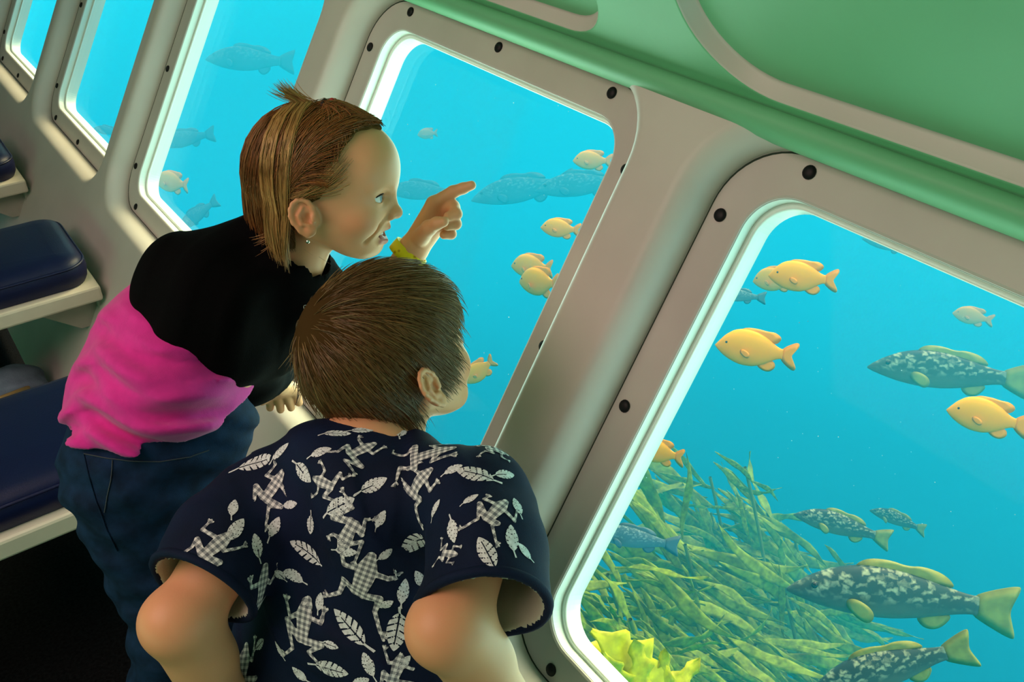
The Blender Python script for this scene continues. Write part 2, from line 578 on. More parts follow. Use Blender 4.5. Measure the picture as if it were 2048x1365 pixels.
# ------------------------------------------------------------------ bench seats across the cabin
def make_bench():
    root = empty('bench_seat')
    L = 1.05
    bm = bmesh.new()
    box_bm(bm, (-L, 0.0, -0.040), (0.0, 0.335, 0.0), 0.006, 2)
    bm_obj('seat_board', bm, M['bench_white'], root)
    # cushion: rounded plan, domed top
    bm = bmesh.new()
    n = 8
    loops = []
    for (z, ins) in ((0.001, 0.010), (0.012, 0.004), (0.035, 0.000), (0.052, 0.003), (0.064, 0.012), (0.071, 0.030), (0.074, 0.060)):
        lp = []
        r = 0.06
        for (cx, cy, a0) in ((-0.005 - r, 0.325 - r, 0), (-L + r, 0.325 - r, 90), (-L + r, 0.012 + r, 180), (-0.005 - r, 0.012 + r, 270)):
            for i in range(n + 1):
                a_ = math.radians(a0 + 90 * i / n)
                rr = r - ins
                lp.append((cx + rr * math.cos(a_), cy + rr * math.sin(a_), z))
        loops.append(lp)
    v, f = loft(loops)
    f.append(tuple(range(len(v) - len(loops[0]), len(v))))
    c = mesh_obj('cushion', v, f, M['navy'], root)
    # piping welt round the front edge of the cushion
    lps = []
    r0 = 0.06
    for i in range(7):
        an = 2 * math.pi * i / 6
        lp = []
        for (cx, cy, a0) in ((-0.005 - r0, 0.325 - r0, 0), (-L + r0, 0.325 - r0, 90), (-L + r0, 0.012 + r0, 180), (-0.005 - r0, 0.012 + r0, 270)):
            for j in range(n + 1):
                a_ = math.radians(a0 + 90 * j / n)
                rr = r0 - 0.004 + 0.0032 * math.cos(an)
                lp.append((cx + rr * math.cos(a_), cy + rr * math.sin(a_), 0.054 + 0.0032 * math.sin(an)))
        lps.append(lp)
    v, f = loft(lps)
    mesh_obj('piping', v, f, M['navy'], c)
    # bracket: a gusset plate and a foot plate under the end of the board
    bm = bmesh.new()
    y0, y1 = 0.05, 0.066
    pr = [(-0.012, -0.040), (-0.012, -0.125), (-0.06, -0.125), (-0.165, -0.040)]
    vs = [[bm.verts.new((x, y, z)) for x, z in pr] for y in (y0, y1)]
    bm.faces.new(vs[0]); bm.faces.new(vs[1][::-1])
    for i in range(4):
        j = (i + 1) % 4
        bm.faces.new((vs[0][i], vs[1][i], vs[1][j], vs[0][j]))
    box_bm(bm, (-0.012, 0.03, -0.150), (0.006, 0.25, -0.040), 0.003, 1)
    bm_obj('bracket', bm, M['bracket'], root)
    bm = bmesh.new()
    box_bm(bm, (-0.82, 0.08, -0.40), (-0.60, 0.26, -0.040), 0.01, 2)
    bm_obj('pedestal', bm, M['dark_wall'], root)
    return root


def copy_tree(o, parent=None):
    c = o.copy()
    COL.objects.link(c)
    c.parent = parent
    for ch in list(o.children):
        copy_tree(ch, c)
    return c


bench0 = make_bench()
BENCH = [(1.335, 'navy cushioned bench right behind the hips of the girl'), (2.085, 'middle navy bench with white board edge by the wall'),
         (2.845, 'farthest navy bench cut by the picture edge')]
for i, (y, lb) in enumerate(BENCH):
    o = bench0 if i == 0 else copy_tree(bench0)
    o.location = (0.315, y, 0.400)
    tag(o, lb, 'bench', 'bench seats in rows along the hull')

# =================================================================== distance-field modelling (bodies, clothes, fish)
def sm(a, b, k):
    h = np.clip(0.5 + 0.5 * (b - a) / k, 0, 1)
    return b * (1 - h) + a * h - k * h * (1 - h)


def ssub(a, b, k):
    return -sm(-a, b, k)


def ell(p, c, r):
    q = p - np.asarray(c, dtype=np.float32)
    r = np.asarray(r, dtype=np.float32)
    k0 = np.sqrt(np.sum((q / r) ** 2, axis=1)) + 1e-9
    k1 = np.sqrt(np.sum((q / (r * r)) ** 2, axis=1)) + 1e-9
    return k0 * (k0 - 1.0) / k1


def ell_o(p, c, r, ax):
    """ellipsoid with axes given by the rows of ax"""
    q = (p - np.asarray(c, dtype=np.float32)) @ np.asarray(ax, dtype=np.float32).T
    return ell(q, (0, 0, 0), r)


def cone(p, a, b, ra, rb):
    a = np.asarray(a, dtype=np.float32)
    b = np.asarray(b, dtype=np.float32)
    ab = b - a
    t = np.clip((p - a) @ ab / (ab @ ab + 1e-12), 0, 1)
    q = p - a - t[:, None] * ab
    return np.sqrt(np.sum(q * q, axis=1)) - (ra + (rb - ra) * t)


def chain(p, pts, rs, k=0.004):
    d = None
    for i in range(len(pts) - 1):
        c = cone(p, pts[i], pts[i + 1], rs[i], rs[i + 1])
        d = c if d is None else sm(d, c, k)
    return d


def plane(p, o, n):
    n = np.asarray(n, dtype=np.float32)
    return (p - np.asarray(o, dtype=np.float32)) @ (n / np.linalg.norm(n))


def polygonize(fn, lo, hi, h, B=8, margin=1.35):
    """sparse naive surface nets: returns verts, quads"""
    lo = np.asarray(lo, dtype=np.float64)
    hi = np.asarray(hi, dtype=np.float64)
    nb = np.maximum(1, np.ceil((hi - lo) / (h * B)).astype(int))
    g = [lo[i] + (np.arange(nb[i]) + 0.5) * B * h - 0.5 * h for i in range(3)]
    X, Y, Z = np.meshgrid(*g, indexing='ij')
    cen = np.stack([X.ravel(), Y.ravel(), Z.ravel()], 1).astype(np.float32)
    fc = fn(cen)
    lim = B * h * 0.866 * margin + 0.004
    act = np.nonzero(np.abs(fc) < lim)[0]
    dims = nb * B
    vals = np.repeat(np.repeat(np.repeat(np.where(fc > 0, 1.0, -1.0).astype(np.float32).reshape(nb), B, 0), B, 1), B, 2)
    o = np.arange(B)
    oi, oj, ok = np.meshgrid(o, o, o, indexing='ij')
    oi, oj, ok = oi.ravel(), oj.ravel(), ok.ravel()
    bi, bj, bk = np.unravel_index(act, nb)
    CH = 400
    for c0 in range(0, len(act), CH):
        ii = (bi[c0:c0 + CH, None] * B + oi).ravel()
        jj = (bj[c0:c0 + CH, None] * B + oj).ravel()
        kk = (bk[c0:c0 + CH, None] * B + ok).ravel()
        pts = np.stack([lo[0] + ii * h, lo[1] + jj * h, lo[2] + kk * h], 1).astype(np.float32)
        vals[ii, jj, kk] = fn(pts)
    s = vals < 0
    c = s[:-1, :-1, :-1].astype(np.int8)
    tot = np.zeros(np.array(s.shape) - 1, dtype=np.int8)
    for a in (0, 1):
        for b in (0, 1):
            for d in (0, 1):
                tot += s[a:s.shape[0] - 1 + a, b:s.shape[1] - 1 + b, d:s.shape[2] - 1 + d]
    ci, cj, ck = np.nonzero((tot > 0) & (tot < 8))
    idx = np.full(tot.shape, -1, dtype=np.int32)
    idx[ci, cj, ck] = np.arange(len(ci))
    acc = np.zeros((len(ci), 3))
    cnt = np.zeros(len(ci))
    corners = [(a, b, d) for a in (0, 1) for b in (0, 1) for d in (0, 1)]
    for (a, b) in [(p_, q_) for p_ in corners for q_ in corners if sum(abs(u - w) for u, w in zip(p_, q_)) == 1 and p_ < q_]:
        va = vals[ci + a[0], cj + a[1], ck + a[2]]
        vb = vals[ci + b[0], cj + b[1], ck + b[2]]
        m = (va < 0) != (vb < 0)
        t = np.where(m, va / np.where(m, va - vb, 1), 0)
        for ax in range(3):
            acc[:, ax] += np.where(m, a[ax] + t * (b[ax] - a[ax]), 0)
        cnt += m
    pos = acc / cnt[:, None] + np.stack([ci, cj, ck], 1)
    verts = lo + pos * h
    quads = []
    for ax in range(3):
        sl0 = [slice(None)] * 3
        sl1 = [slice(None)] * 3
        sl0[ax] = slice(0, -1)
        sl1[ax] = slice(1, None)
        e = s[tuple(sl0)] != s[tuple(sl1)]
        ei = list(np.nonzero(e))
        u, w = (ax + 1) % 3, (ax + 2) % 3
        ok_ = (ei[u] > 0) & (ei[w] > 0) & (ei[u] < tot.shape[u]) & (ei[w] < tot.shape[w])
        ei = [q[ok_] for q in ei]
        inside = s[tuple(ei)]

        def cell(du, dw):
            q = [None] * 3
            q[ax] = ei[ax]
            q[u] = ei[u] + du
            q[w] = ei[w] + dw
            return idx[tuple(q)]
        f = np.stack([cell(-1, -1), cell(0, -1), cell(0, 0), cell(-1, 0)], 1)
        f[~inside] = f[~inside][:, ::-1]
        quads.append(f)
    quads = np.concatenate(quads)
    quads = quads[(quads >= 0).all(1)]
    return verts, quads


def join_meshes(parts):
    vs, fs, off = [], [], 0
    for v, f in parts:
        vs.append(v)
        fs.append(np.asarray(f) + off)
        off += len(v)
    return np.concatenate(vs), np.concatenate(fs)


def frame_from(X, Zhint):
    X = np.asarray(X, float)
    X = X / np.linalg.norm(X)
    Z = np.asarray(Zhint, float) - X * (np.asarray(Zhint, float) @ X)
    Z = Z / np.linalg.norm(Z)
    return np.stack([X, np.cross(Z, X), Z])      # rows: forward, left, up


def camv(r, u, f):
    return RGT * r + UPV * u + FWD * f


class Frame:
    def __init__(self, O, A, s=1.0):
        self.O, self.A, self.s = np.asarray(O, float), A, s

    def w(self, p):                               # local -> world
        return self.O + (np.asarray(p, float) * self.s) @ self.A

    def l(self, p):                               # world -> local
        return ((np.asarray(p, float) - self.O) @ self.A.T) / self.s


# ------------------------------------------------------------------ a child's head, origin between the ear canals (x forward, y left, z up)
def skull(p):
    d = ell(p, (0.0165, 0, 0.055), (0.0905, 0.0705, 0.078))
    d = sm(d, ell(p, (-0.012, 0, 0.030), (0.058, 0.060, 0.058)), 0.02)
    return d


def ear(p, sgn):
    """p already mirrored so that the ear is on +y"""
    t = math.radians(16)
    q = p - np.array([0.006, 0.0720, 0.001], dtype=np.float32)
    x = q[:, 0] * math.cos(t) + q[:, 2] * math.sin(t)
    z = -q[:, 0] * math.sin(t) + q[:, 2] * math.cos(t)
    y = q[:, 1] + 0.42 * x                          # flares out towards the back
    e = np.stack([x, y, z], 1) / 0.88
    plate = ell(e, (-0.001, 0.003, -0.001), (0.0165, 0.0058, 0.0255))
    rim = []
    for i in range(11):
        a = math.radians(-35 + 265 * i / 10)
        rim.append((0.0155 * math.cos(a) - 0.001, 0.0085, 0.0045 + 0.0215 * math.sin(a)))
    rim += [(-0.009, 0.008, -0.018), (-0.002, 0.006, -0.0265)]
    helix = chain(e, rim, [0.0026] * 2 + [0.0034] * 9 + [0.0036, 0.0044], 0.002)
    anti = chain(e, [(0.001, 0.008, 0.014), (-0.0065, 0.0085, 0.004), (-0.005, 0.008, -0.009), (0.003, 0.0075, -0.013)], [0.0022, 0.0028, 0.0030, 0.0030], 0.002)
    trag = ell(e, (0.0105, 0.007, -0.004), (0.0035, 0.0035, 0.006))
    lobe = ell(e, (0.003, 0.006, -0.022), (0.0075, 0.0050, 0.0075))
    d = sm(plate, ell(e, (0.003, -0.008, -0.001), (0.013, 0.013, 0.020)), 0.006)
    d = ssub(d, ell(e, (0.003, 0.011, -0.003), (0.0078, 0.0085, 0.0095)), 0.004)
    d = ssub(d, ell(e, (-0.001, 0.0125, 0.013), (0.010, 0.0055, 0.0055)), 0.003)
    d = sm(d, helix, 0.0025)
    d = sm(d, anti, 0.002)
    d = sm(d, trag, 0.003)
    d = sm(d, lobe, 0.004)
    return d * 0.88


EYE_C, EYE_R = np.array([0.0810, 0.0290, 0.0265]), 0.0134


def head_sdf(p, neck=None, smile=True, fine=True):
    m = p.copy()
    m[:, 1] = np.abs(m[:, 1])
    d = skull(p)
    face = ell(p, (0.052, 0, 0.000), (0.047, 0.0535, 0.058))
    d = sm(d, face, 0.026)
    d = sm(d, ell(p, (0.070, 0, 0.062), (0.0345, 0.052, 0.042)), 0.02)          # rounded forehead
    d = sm(d, cone(m, (0.010, 0.046, -0.020), (0.068, 0.018, -0.044), 0.013, 0.0125), 0.02)   # jaw
    d = sm(d, ell(p, (0.0745, 0, -0.0430), (0.0175, 0.019, 0.0155)), 0.012)     # chin
    d = sm(d, ell(m, (0.066, 0.034, -0.004), (0.024, 0.0215, 0.021)), 0.014)    # cheek
    d = sm(d, ell(p, (0.079, 0, -0.017), (0.0165, 0.0235, 0.0165)), 0.012)      # muzzle
    if neck is not None:
        a, b, ra, rb = neck
        d = sm(d, cone(p, a, b, ra, rb), 0.018)
        d = sm(d, cone(p, (-0.035, 0, -0.005), np.array(a) * 0.5 + np.array(b) * 0.5 + np.array([-0.012, 0, 0]), 0.032, ra * 0.85), 0.02)
    if not fine:
        return d
    # brow and eye sockets
    d = ssub(d, ell(m, (0.1010, 0.0310, 0.0270), (0.0125, 0.0165, 0.0105)), 0.010)
    d = sm(d, cone(m, (0.0955, 0.014, 0.0405), (0.0830, 0.0430, 0.0400), 0.006, 0.005), 0.010)
    # nose
    d = sm(d, cone(p, (0.0935, 0, 0.0370), (0.1060, 0, 0.0080), 0.0062, 0.0078), 0.009)
    d = sm(d, ell(p, (0.1085, 0, 0.0042), (0.0088, 0.0088, 0.0080)), 0.006)
    d = sm(d, ell(m, (0.1010, 0.0090, 0.0005), (0.0080, 0.0058, 0.0064)), 0.005)
    d = ssub(d, ell(m, (0.1045, 0.0052, -0.0065), (0.0042, 0.0028, 0.0038)), 0.002)
    # eyelids round the ball, with the slit between them
    lid = np.sqrt(np.sum((m - EYE_C.astype(np.float32)) ** 2, axis=1)) - (EYE_R + 0.0017)
    d = sm(d, lid, 0.004)
    q = m - EYE_C.astype(np.float32)
    slit = ell(q, (0.0120, 0.0010, 0.0002), (0.0150, 0.0135, 0.0060))
    d = np.maximum(d, -slit)
    if smile:
        for (ml, cx) in ((m, 1),):
            # corner crease and the crescent of the open smile
            d = ssub(d, chain(ml, [(0.1015, 0.0150, 0.0010), (0.0910, 0.0290, -0.0100), (0.0755, 0.0365, -0.0330)], [0.0020, 0.0028, 0.0020], 0.003), 0.005)
            up = chain(ml, [(0.0975, 0.000, -0.0160), (0.0915, 0.0130, -0.0170), (0.0780, 0.0270, -0.0205)], [0.0046, 0.0042, 0.0026], 0.003)
            low = chain(ml, [(0.0945, 0.000, -0.0345), (0.0890, 0.0130, -0.0330), (0.0775, 0.0264, -0.0245)], [0.0054, 0.0048, 0.0026], 0.003)
            cut = chain(ml, [(0.0980, 0.000, -0.0255), (0.0925, 0.0125, -0.0248), (0.0795, 0.0262, -0.0224)], [0.0068, 0.0062, 0.0018], 0.003)
            d = sm(d, up, 0.005)
            d = sm(d, low, 0.005)
            d = ssub(d, cut, 0.0015)
    else:
        up = chain(m, [(0.0955, 0, -0.0180), (0.0880, 0.0190, -0.0185)], [0.0045, 0.0030], 0.003)
        low = chain(m, [(0.0940, 0, -0.0265), (0.0870, 0.0180, -0.0215)], [0.0050, 0.0030], 0.003)
        d = sm(d, up, 0.004)
        d = sm(d, low, 0.004)
    d = sm(d, ear(m, 1), 0.004)
    return d


def head_colors(l, base, smile=True):
    """skin colour by place on the head: lips, flush of the cheeks and ears, brows"""
    c = np.tile(np.asarray(base, dtype=np.float32), (len(l), 1))
    m = l.copy().astype(np.float32)
    m[:, 1] = np.abs(m[:, 1])

    def blend(mask, col):
        nonlocal c
        c = c * (1 - mask[:, None]) + np.asarray(col, dtype=np.float32) * mask[:, None]
    flush = np.clip(1 - np.linalg.norm((m - np.array([0.070, 0.045, -0.008])) / np.array([0.03, 0.03, 0.022]), axis=1), 0, 1)
    blend(flush * 0.55, np.array(base) * (1.0, 0.62, 0.55))
    er = np.clip(1 - np.linalg.norm((m - np.array([0.004, 0.082, 0.0])) / np.array([0.026, 0.016, 0.034]), axis=1), 0, 1)
    blend(np.clip(er * 1.2, 0, 1) * 0.5, np.array(base) * (1.0, 0.70, 0.58))
    dl = np.minimum(chain(m, [(0.0980, 0, -0.0172), (0.0920, 0.0130, -0.0180), (0.0780, 0.0270, -0.0210)], [0.0044, 0.0040, 0.0024]),
                    chain(m, [(0.0950, 0, -0.0340), (0.0895, 0.0130, -0.0325), (0.0775, 0.0264, -0.0245)], [0.0054, 0.0048, 0.0026]))
    blend(np.clip(1 - (dl - 0.0002) / 0.0016, 0, 1) * 0.95, (0.50, 0.13, 0.10))
    inm = chain(m, [(0.0905, 0, -0.0255), (0.0855, 0.0120, -0.0248), (0.0740, 0.0250, -0.0224)], [0.0068, 0.0062, 0.0030])
    if smile:
        blend(np.clip(-inm / 0.0008, 0, 1) * (m[:, 0] < 0.089), (0.10, 0.025, 0.02))
    br = chain(m, [(0.0985, 0.013, 0.0435), (0.0930, 0.030, 0.0485), (0.0800, 0.0450, 0.0440)], [0.0018, 0.0026, 0.0012])
    blend(np.clip(1 - br / 0.0018, 0, 1) * 0.45, (0.26, 0.15, 0.07))
    q = m - EYE_C
    lash = np.abs(np.linalg.norm(q / np.array([0.015, 0.0137, 0.0064]), axis=1) - 1.0)
    blend(np.clip(1 - lash / 0.18, 0, 1) * (q[:, 2] > 0.0005) * (np.linalg.norm(q, axis=1) < 0.0165) * (q[:, 0] > 0) * 0.85, (0.06, 0.035, 0.02))
    return c


M['skin'] = mat_basic('skin', (0.6, 0.36, 0.24), 0.45, 0.4, sss=0.12, attr='col', bump=0.04, bump_scale=500)
M['eye_white'] = mat_basic('eye_white', (0.80, 0.84, 0.86), 0.12, 0.6)
M['iris'] = mat_basic('iris', (0.16, 0.30, 0.38), 0.12, 0.6)
M['pupil'] = mat_basic('pupil', (0.003, 0.003, 0.003), 0.1, 0.6)
M['lash'] = mat_basic('lash', (0.02, 0.012, 0.008), 0.7, 0.2)
M['teeth'] = mat_basic('teeth', (0.85, 0.83, 0.76), 0.2, 0.5)


def sphere_obj(name, fr, c, r, mat, parent, scale=(1, 1, 1), look=None, seg=24):
    bm = bmesh.new()
    bmesh.ops.create_uvsphere(bm, u_segments=seg, v_segments=seg // 2, radius=1.0)
    v = np.array([x.co for x in bm.verts]) * np.array(scale) * r
    if look is not None:
        A = frame_from(look, (0, 0, 1))              # the z pole turns to the look direction
        v = v[:, [2, 0, 1]] @ A
    for x, p in zip(bm.verts, fr.w(v + np.asarray(c))):
        x.co = p
    return bm_obj(name, bm, mat, parent, True)


def make_eyes(fr, parent, look):
    look = np.asarray(look, float) / np.linalg.norm(look)
    for sg in (-1, 1):
        c = EYE_C * np.array([1, sg, 1])
        e = sphere_obj('eye', fr, c, EYE_R, M['eye_white'], parent)
        lp = []
        for t in np.linspace(-1, 1, 13):
            q = np.array([0.0, 0.0118 * t + 0.001, 0.0052 * math.sqrt(max(0, 1 - (0.92 * t) ** 2)) + 0.0004])
            q[0] = math.sqrt(max(1e-9, (EYE_R + 0.0016) ** 2 - q[1] ** 2 - q[2] ** 2))
            lp.append(fr.w((EYE_C + q) * np.array([1, sg, 1])))
        vv, ff, _ = strands_mesh(np.array(lp)[None], np.full((1, 13), 0.0011) * np.interp(np.linspace(0, 1, 13), [0, 0.3, 1], [0.5, 1, 1.1]), np.zeros((1, 3)), 5)
        finish('eyelash', fast_mesh('eyelash', vv, ff), M['lash'], e)
        sphere_obj('iris', fr, c + look * (EYE_R * 0.80), 0.0074, M['iris'], e, (1, 1, 0.36), look, 16)
        sphere_obj('pupil', fr, c + look * (EYE_R * 0.935), 0.0036, M['pupil'], e, (1, 1, 0.50), look, 12)


# ------------------------------------------------------------------ strands of hair
def strands_mesh(curves, radii, colors, sides=3):
    """curves (N, K, 3), radii (N, K), colors (N, 3) -> mesh data"""
    N, K, _ = curves.shape
    t = np.gradient(curves, axis=1)
    t /= np.linalg.norm(t, axis=2, keepdims=True) + 1e-9
    ref = np.array([0.3, 0.5, 0.81])
    a = np.cross(t, ref)
    a /= np.linalg.norm(a, axis=2, keepdims=True) + 1e-9
    b = np.cross(t, a)
    ang = np.arange(sides) * 2 * math.pi / sides
    ring = curves[:, :, None, :] + radii[:, :, None, None] * (a[:, :, None, :] * np.cos(ang)[None, None, :, None] + b[:, :, None, :] * np.sin(ang)[None, None, :, None])
    verts = ring.reshape(-1, 3)
    n0 = (np.arange(N) * K * sides)[:, None, None]
    k0 = (np.arange(K - 1) * sides)[None, :, None]
    s0 = np.arange(sides)[None, None, :]
    s1 = (s0 + 1) % sides
    q = np.stack([n0 + k0 + s0, n0 + k0 + s1, n0 + k0 + sides + s1, n0 + k0 + sides + s0], -1).reshape(-1, 4)
    col = np.repeat(colors, K * sides, axis=0)
    return verts, q, col


def mat_hair(name):
    m, n, l = new_mat(name)
    b = n['Principled BSDF']
    a = n.new('ShaderNodeAttribute')
    a.attribute_name = 'col'
    l.new(a.outputs['Color'], b.inputs['Base Color'])
    b.inputs['Roughness'].default_value = 0.38
    b.inputs['Specular IOR Level'].default_value = 0.45
    return m


M['hair'] = mat_hair('hair')
M['hair_base'] = mat_basic('hair_base', (0.05, 0.03, 0.01), 0.95, 0.02, attr='col')


def num_grad(fn, p, e=0.0015):
    g = np.stack([fn(p + np.eye(3, dtype=np.float32)[i] * e) - fn(p - np.eye(3, dtype=np.float32)[i] * e) for i in range(3)], 1)
    return g / (np.linalg.norm(g, axis=1, keepdims=True) + 1e-9)


def surf_obj(name, fn, lo, hi, h, mat, parent=None, colfn=None, fr=None, extra=None):
    """polygonize a field; fr: the field is in the frame fr; extra: further (verts, quads) to join"""
    v, f = polygonize(fn, lo, hi, h)
    if fr is not None:
        v = fr.w(v)
    parts = [(v, f)] + (extra or [])
    v, f = join_meshes(parts)
    me = fast_mesh(name, v, f)
    return finish(name, me, mat, parent, True, colfn(v) if colfn else None)

# =================================================================== the girl: leans to the window, points with her far hand
rng = np.random.default_rng(7)
SKIN = (0.77, 0.38, 0.20)
gA = frame_from(camv(0.99, -0.10, -0.03), camv(0.08, 0.95, -0.30))
gO = P(602, 434, 1.085) + gA[1] * 0.068
GF = Frame(gO, gA, 0.94)
g_neck_base = P(556, 575, 1.19)
g_neck = (np.array([-0.012, 0, -0.030]), GF.l(g_neck_base), 0.040, 0.050)

# joints of the body
g_sh_r = P(430, 600, 1.12)          # near shoulder
g_el_r = P(478, 722, 1.30)
g_wr_r = P(556, 768, 1.47)
g_sh_l = P(612, 590, 1.27)
g_el_l = P(742, 655, 1.33)
g_wr_l = P(821, 505, 1.225)
g_pel = P(288, 915, 1.215)
g_chest = P(430, 650, 1.19)
g_legs = [(P(255, 960, 1.20), P(352, 1235, 1.30), np.array([-0.012, 0.905, 0.06])),
          (P(345, 930, 1.26), P(450, 1190, 1.40), np.array([-0.010, 1.055, 0.06]))]


def girl_hand_l(p):
    w = g_wr_l
    mc = [P(868, 408, 1.205), P(880, 418, 1.214), P(881, 434, 1.224), P(876, 450, 1.232)]
    d = cone(p, P(790, 560, 1.255), w, 0.0225, 0.0185)
    palm = None
    for i, m_ in enumerate(mc):
        c = cone(p, w + (m_ - w) * 0.18 + (m_ - mc[1]) * 0.2, m_, 0.0135, 0.0108)
        palm = c if palm is None else sm(palm, c, 0.010)
    d = sm(d, palm, 0.012)
    fingers = [([mc[0], P(906, 384, 1.198), P(926, 377, 1.194), P(943, 371, 1.190)], [0.0100, 0.0082, 0.0074, 0.0062]),
               ([mc[1], P(906, 414, 1.200), P(912, 428, 1.188), P(897, 434, 1.182)], [0.0100, 0.0088, 0.0080, 0.0068]),
               ([mc[2], P(907, 436, 1.208), P(911, 448, 1.196), P(895, 452, 1.190)], [0.0098, 0.0086, 0.0078, 0.0066]),
               ([mc[3], P(899, 457, 1.216), P(902, 468, 1.206), P(888, 470, 1.200)], [0.0090, 0.0076, 0.0070, 0.0060])]
    for pts, rs in fingers:
        d = sm(d, chain(p, pts, rs, 0.003), 0.0035)
    thumb = chain(p, [P(842, 474, 1.205), P(858, 456, 1.187), P(874, 447, 1.176), P(887, 444, 1.172)], [0.0120, 0.0100, 0.0082, 0.0068], 0.004)
    d = sm(d, thumb, 0.005)
    return d


def girl_hand_r(p):
    d = cone(p, g_el_r, g_wr_r, 0.026, 0.019)
    tips = [(540, 816), (561, 820), (582, 816), (598, 806)]
    mcs = [(543, 786), (556, 786), (571, 783), (586, 778)]
    for (tx, ty), (mx, my) in zip(tips, mcs):
        mc = P(mx, my, 1.508)
        d = sm(d, cone(p, g_wr_r, mc, 0.014, 0.011), 0.008)
        d = sm(d, chain(p, [mc, P((tx * 1 + mx) / 2, (ty + my) / 2 - 3, 1.516), P(tx, ty, 1.530)], [0.0098, 0.0084, 0.0066], 0.003), 0.0025)
    d = sm(d, chain(p, [g_wr_r, P(532, 790, 1.495), P(524, 803, 1.508)], [0.013, 0.010, 0.0075], 0.004), 0.006)
    return d


def girl_body(p):
    d = chain(p, [g_pel, (g_pel + g_chest) / 2, g_chest, g_neck_base], [0.076, 0.070, 0.080, 0.045], 0.03)
    d = sm(d, cone(p, g_sh_r, g_sh_l, 0.040, 0.040), 0.03)
    d = sm(d, chain(p, [g_sh_r, g_el_r, g_wr_r], [0.038, 0.030, 0.020], 0.01), 0.02)
    d = sm(d, chain(p, [g_sh_l, g_el_l, g_wr_l], [0.038, 0.029, 0.020], 0.01), 0.02)
    for hip, kn, an in g_legs:
        d = sm(d, chain(p, [hip, kn, an], [0.068, 0.046, 0.030], 0.01), 0.02)
    return d


gv1, gf1 = polygonize(lambda p: head_sdf(p, g_neck), (-0.115, -0.105, -0.165), (0.125, 0.105, 0.142), 0.0016)
head_n = len(gv1)
lo = np.minimum.reduce([g_wr_l, P(790, 560, 1.255), P(943, 371, 1.19), P(912, 428, 1.188)]) - 0.03
hi = np.maximum.reduce([g_wr_l, P(790, 560, 1.255), P(943, 371, 1.19), P(881, 434, 1.224)]) + 0.03
gv2, gf2 = polygonize(girl_hand_l, lo, hi, 0.0016)
lo = np.minimum(g_wr_r, P(598, 806, 1.575)) - 0.06
hi = np.maximum(g_wr_r, P(540, 816, 1.575)) + 0.06
gv3, gf3 = polygonize(girl_hand_r, lo, hi, 0.0018)
gv4, gf4 = polygonize(girl_body, (-0.10, 0.75, 0.02), (0.70, 1.30, 1.05), 0.006)
v, f = join_meshes([(GF.w(gv1), gf1), (gv2, gf2), (gv3, gf3), (gv4, gf4)])
cols = np.tile(np.array(SKIN, dtype=np.float32), (len(v), 1))
cols[:head_n] = head_colors(gv1, SKIN)
girl = finish('person', fast_mesh('person', v, f), M['skin'], None, True, cols)
tag(girl, 'child with blond bob in black and pink top pointing at the window', 'person')
make_eyes(GF, girl, (0.93, 0.05, 0.10))
# teeth: two arched rows inside the smile
for nm, z0, z1, x0 in (('upper_teeth', -0.0268, -0.0185, 0.0925), ('lower_teeth', -0.0330, -0.0300, 0.0850)):
    loops = []
    for i in range(25):
        a = math.radians(-74 + 148 * i / 24)
        cx, r = x0 - 0.026, 0.026
        x, y = cx + r * math.cos(a), r * 0.92 * math.sin(a)
        w_ = 0.0008 * abs(math.sin(a * 10))
        lift = 0.0020 * (y / 0.025) ** 2
        loops.append([(x - w_, y, z0 + lift), (x - w_, y, z1 + lift), (x - 0.005, y * 0.85, z1 + lift), (x - 0.005, y * 0.85, z0 + lift)])
    vv, ff = loft(loops)
    mesh_obj(nm, GF.w(np.array(vv)), ff, M['teeth'], girl, False)
# ear stud on the near ear
sphere_obj('earring', GF, (0.0125, -0.0835, -0.0285), 0.0028, mat_basic('silver', (0.75, 0.74, 0.70), 0.2, metallic=1.0), girl, seg=10)

# ---- girl's hair: a close cap and strands over it
def hair_line_x(z, y=None):
    f = 0 if y is None else 0.024 * np.clip(1 - np.abs(y) / 0.042, 0, 1) * np.clip((z - 0.082) / 0.012, 0, 1)
    return f + np.interp(z, [-0.07, -0.045, -0.015, 0.008, 0.024, 0.045, 0.062, 0.080, 0.100, 0.120, 0.14],
                     [-0.014, -0.012, -0.014, -0.004, 0.024, 0.038, 0.042, 0.048, 0.058, 0.068, 0.074])


def g_scalp(p):
    d = skull(p)
    d = sm(d, ell(p, (0.052, 0, 0.000), (0.047, 0.0535, 0.058)), 0.026)
    d = sm(d, ell(p, (0.070, 0, 0.062), (0.0345, 0.052, 0.042)), 0.02)
    a, b, ra, rb = g_neck
    d = sm(d, cone(p, a, b, ra, rb), 0.018)
    return sm(d, ell(p, (-0.014, 0, 0.048), (0.0745, 0.069, 0.079)), 0.01)


def g_cap(p):
    w = 0.003 + 0.001 * np.sin(p[:, 1] * 300)
    d = g_scalp(p) - 0.0035 - 0.0012 * np.sin(np.arctan2(p[:, 1], p[:, 2]) * 60)
    return np.maximum(np.maximum(d, p[:, 0] - hair_line_x(p[:, 2], p[:, 1]) + w), -p[:, 2] - 0.050)


HC_DARK, HC_MID, HC_LIGHT, HC_RED = (0.060, 0.027, 0.008), (0.19, 0.085, 0.024), (0.58, 0.36, 0.12), (0.40, 0.125, 0.024)
capm = M['hair_base']
hairroot = surf_obj('hair', g_cap, (-0.11, -0.10, -0.06), (0.11, 0.10, 0.15), 0.0024, capm, girl,
                    lambda v: np.tile(np.array((0.10, 0.055, 0.018), dtype=np.float32), (len(v), 1)), GF)


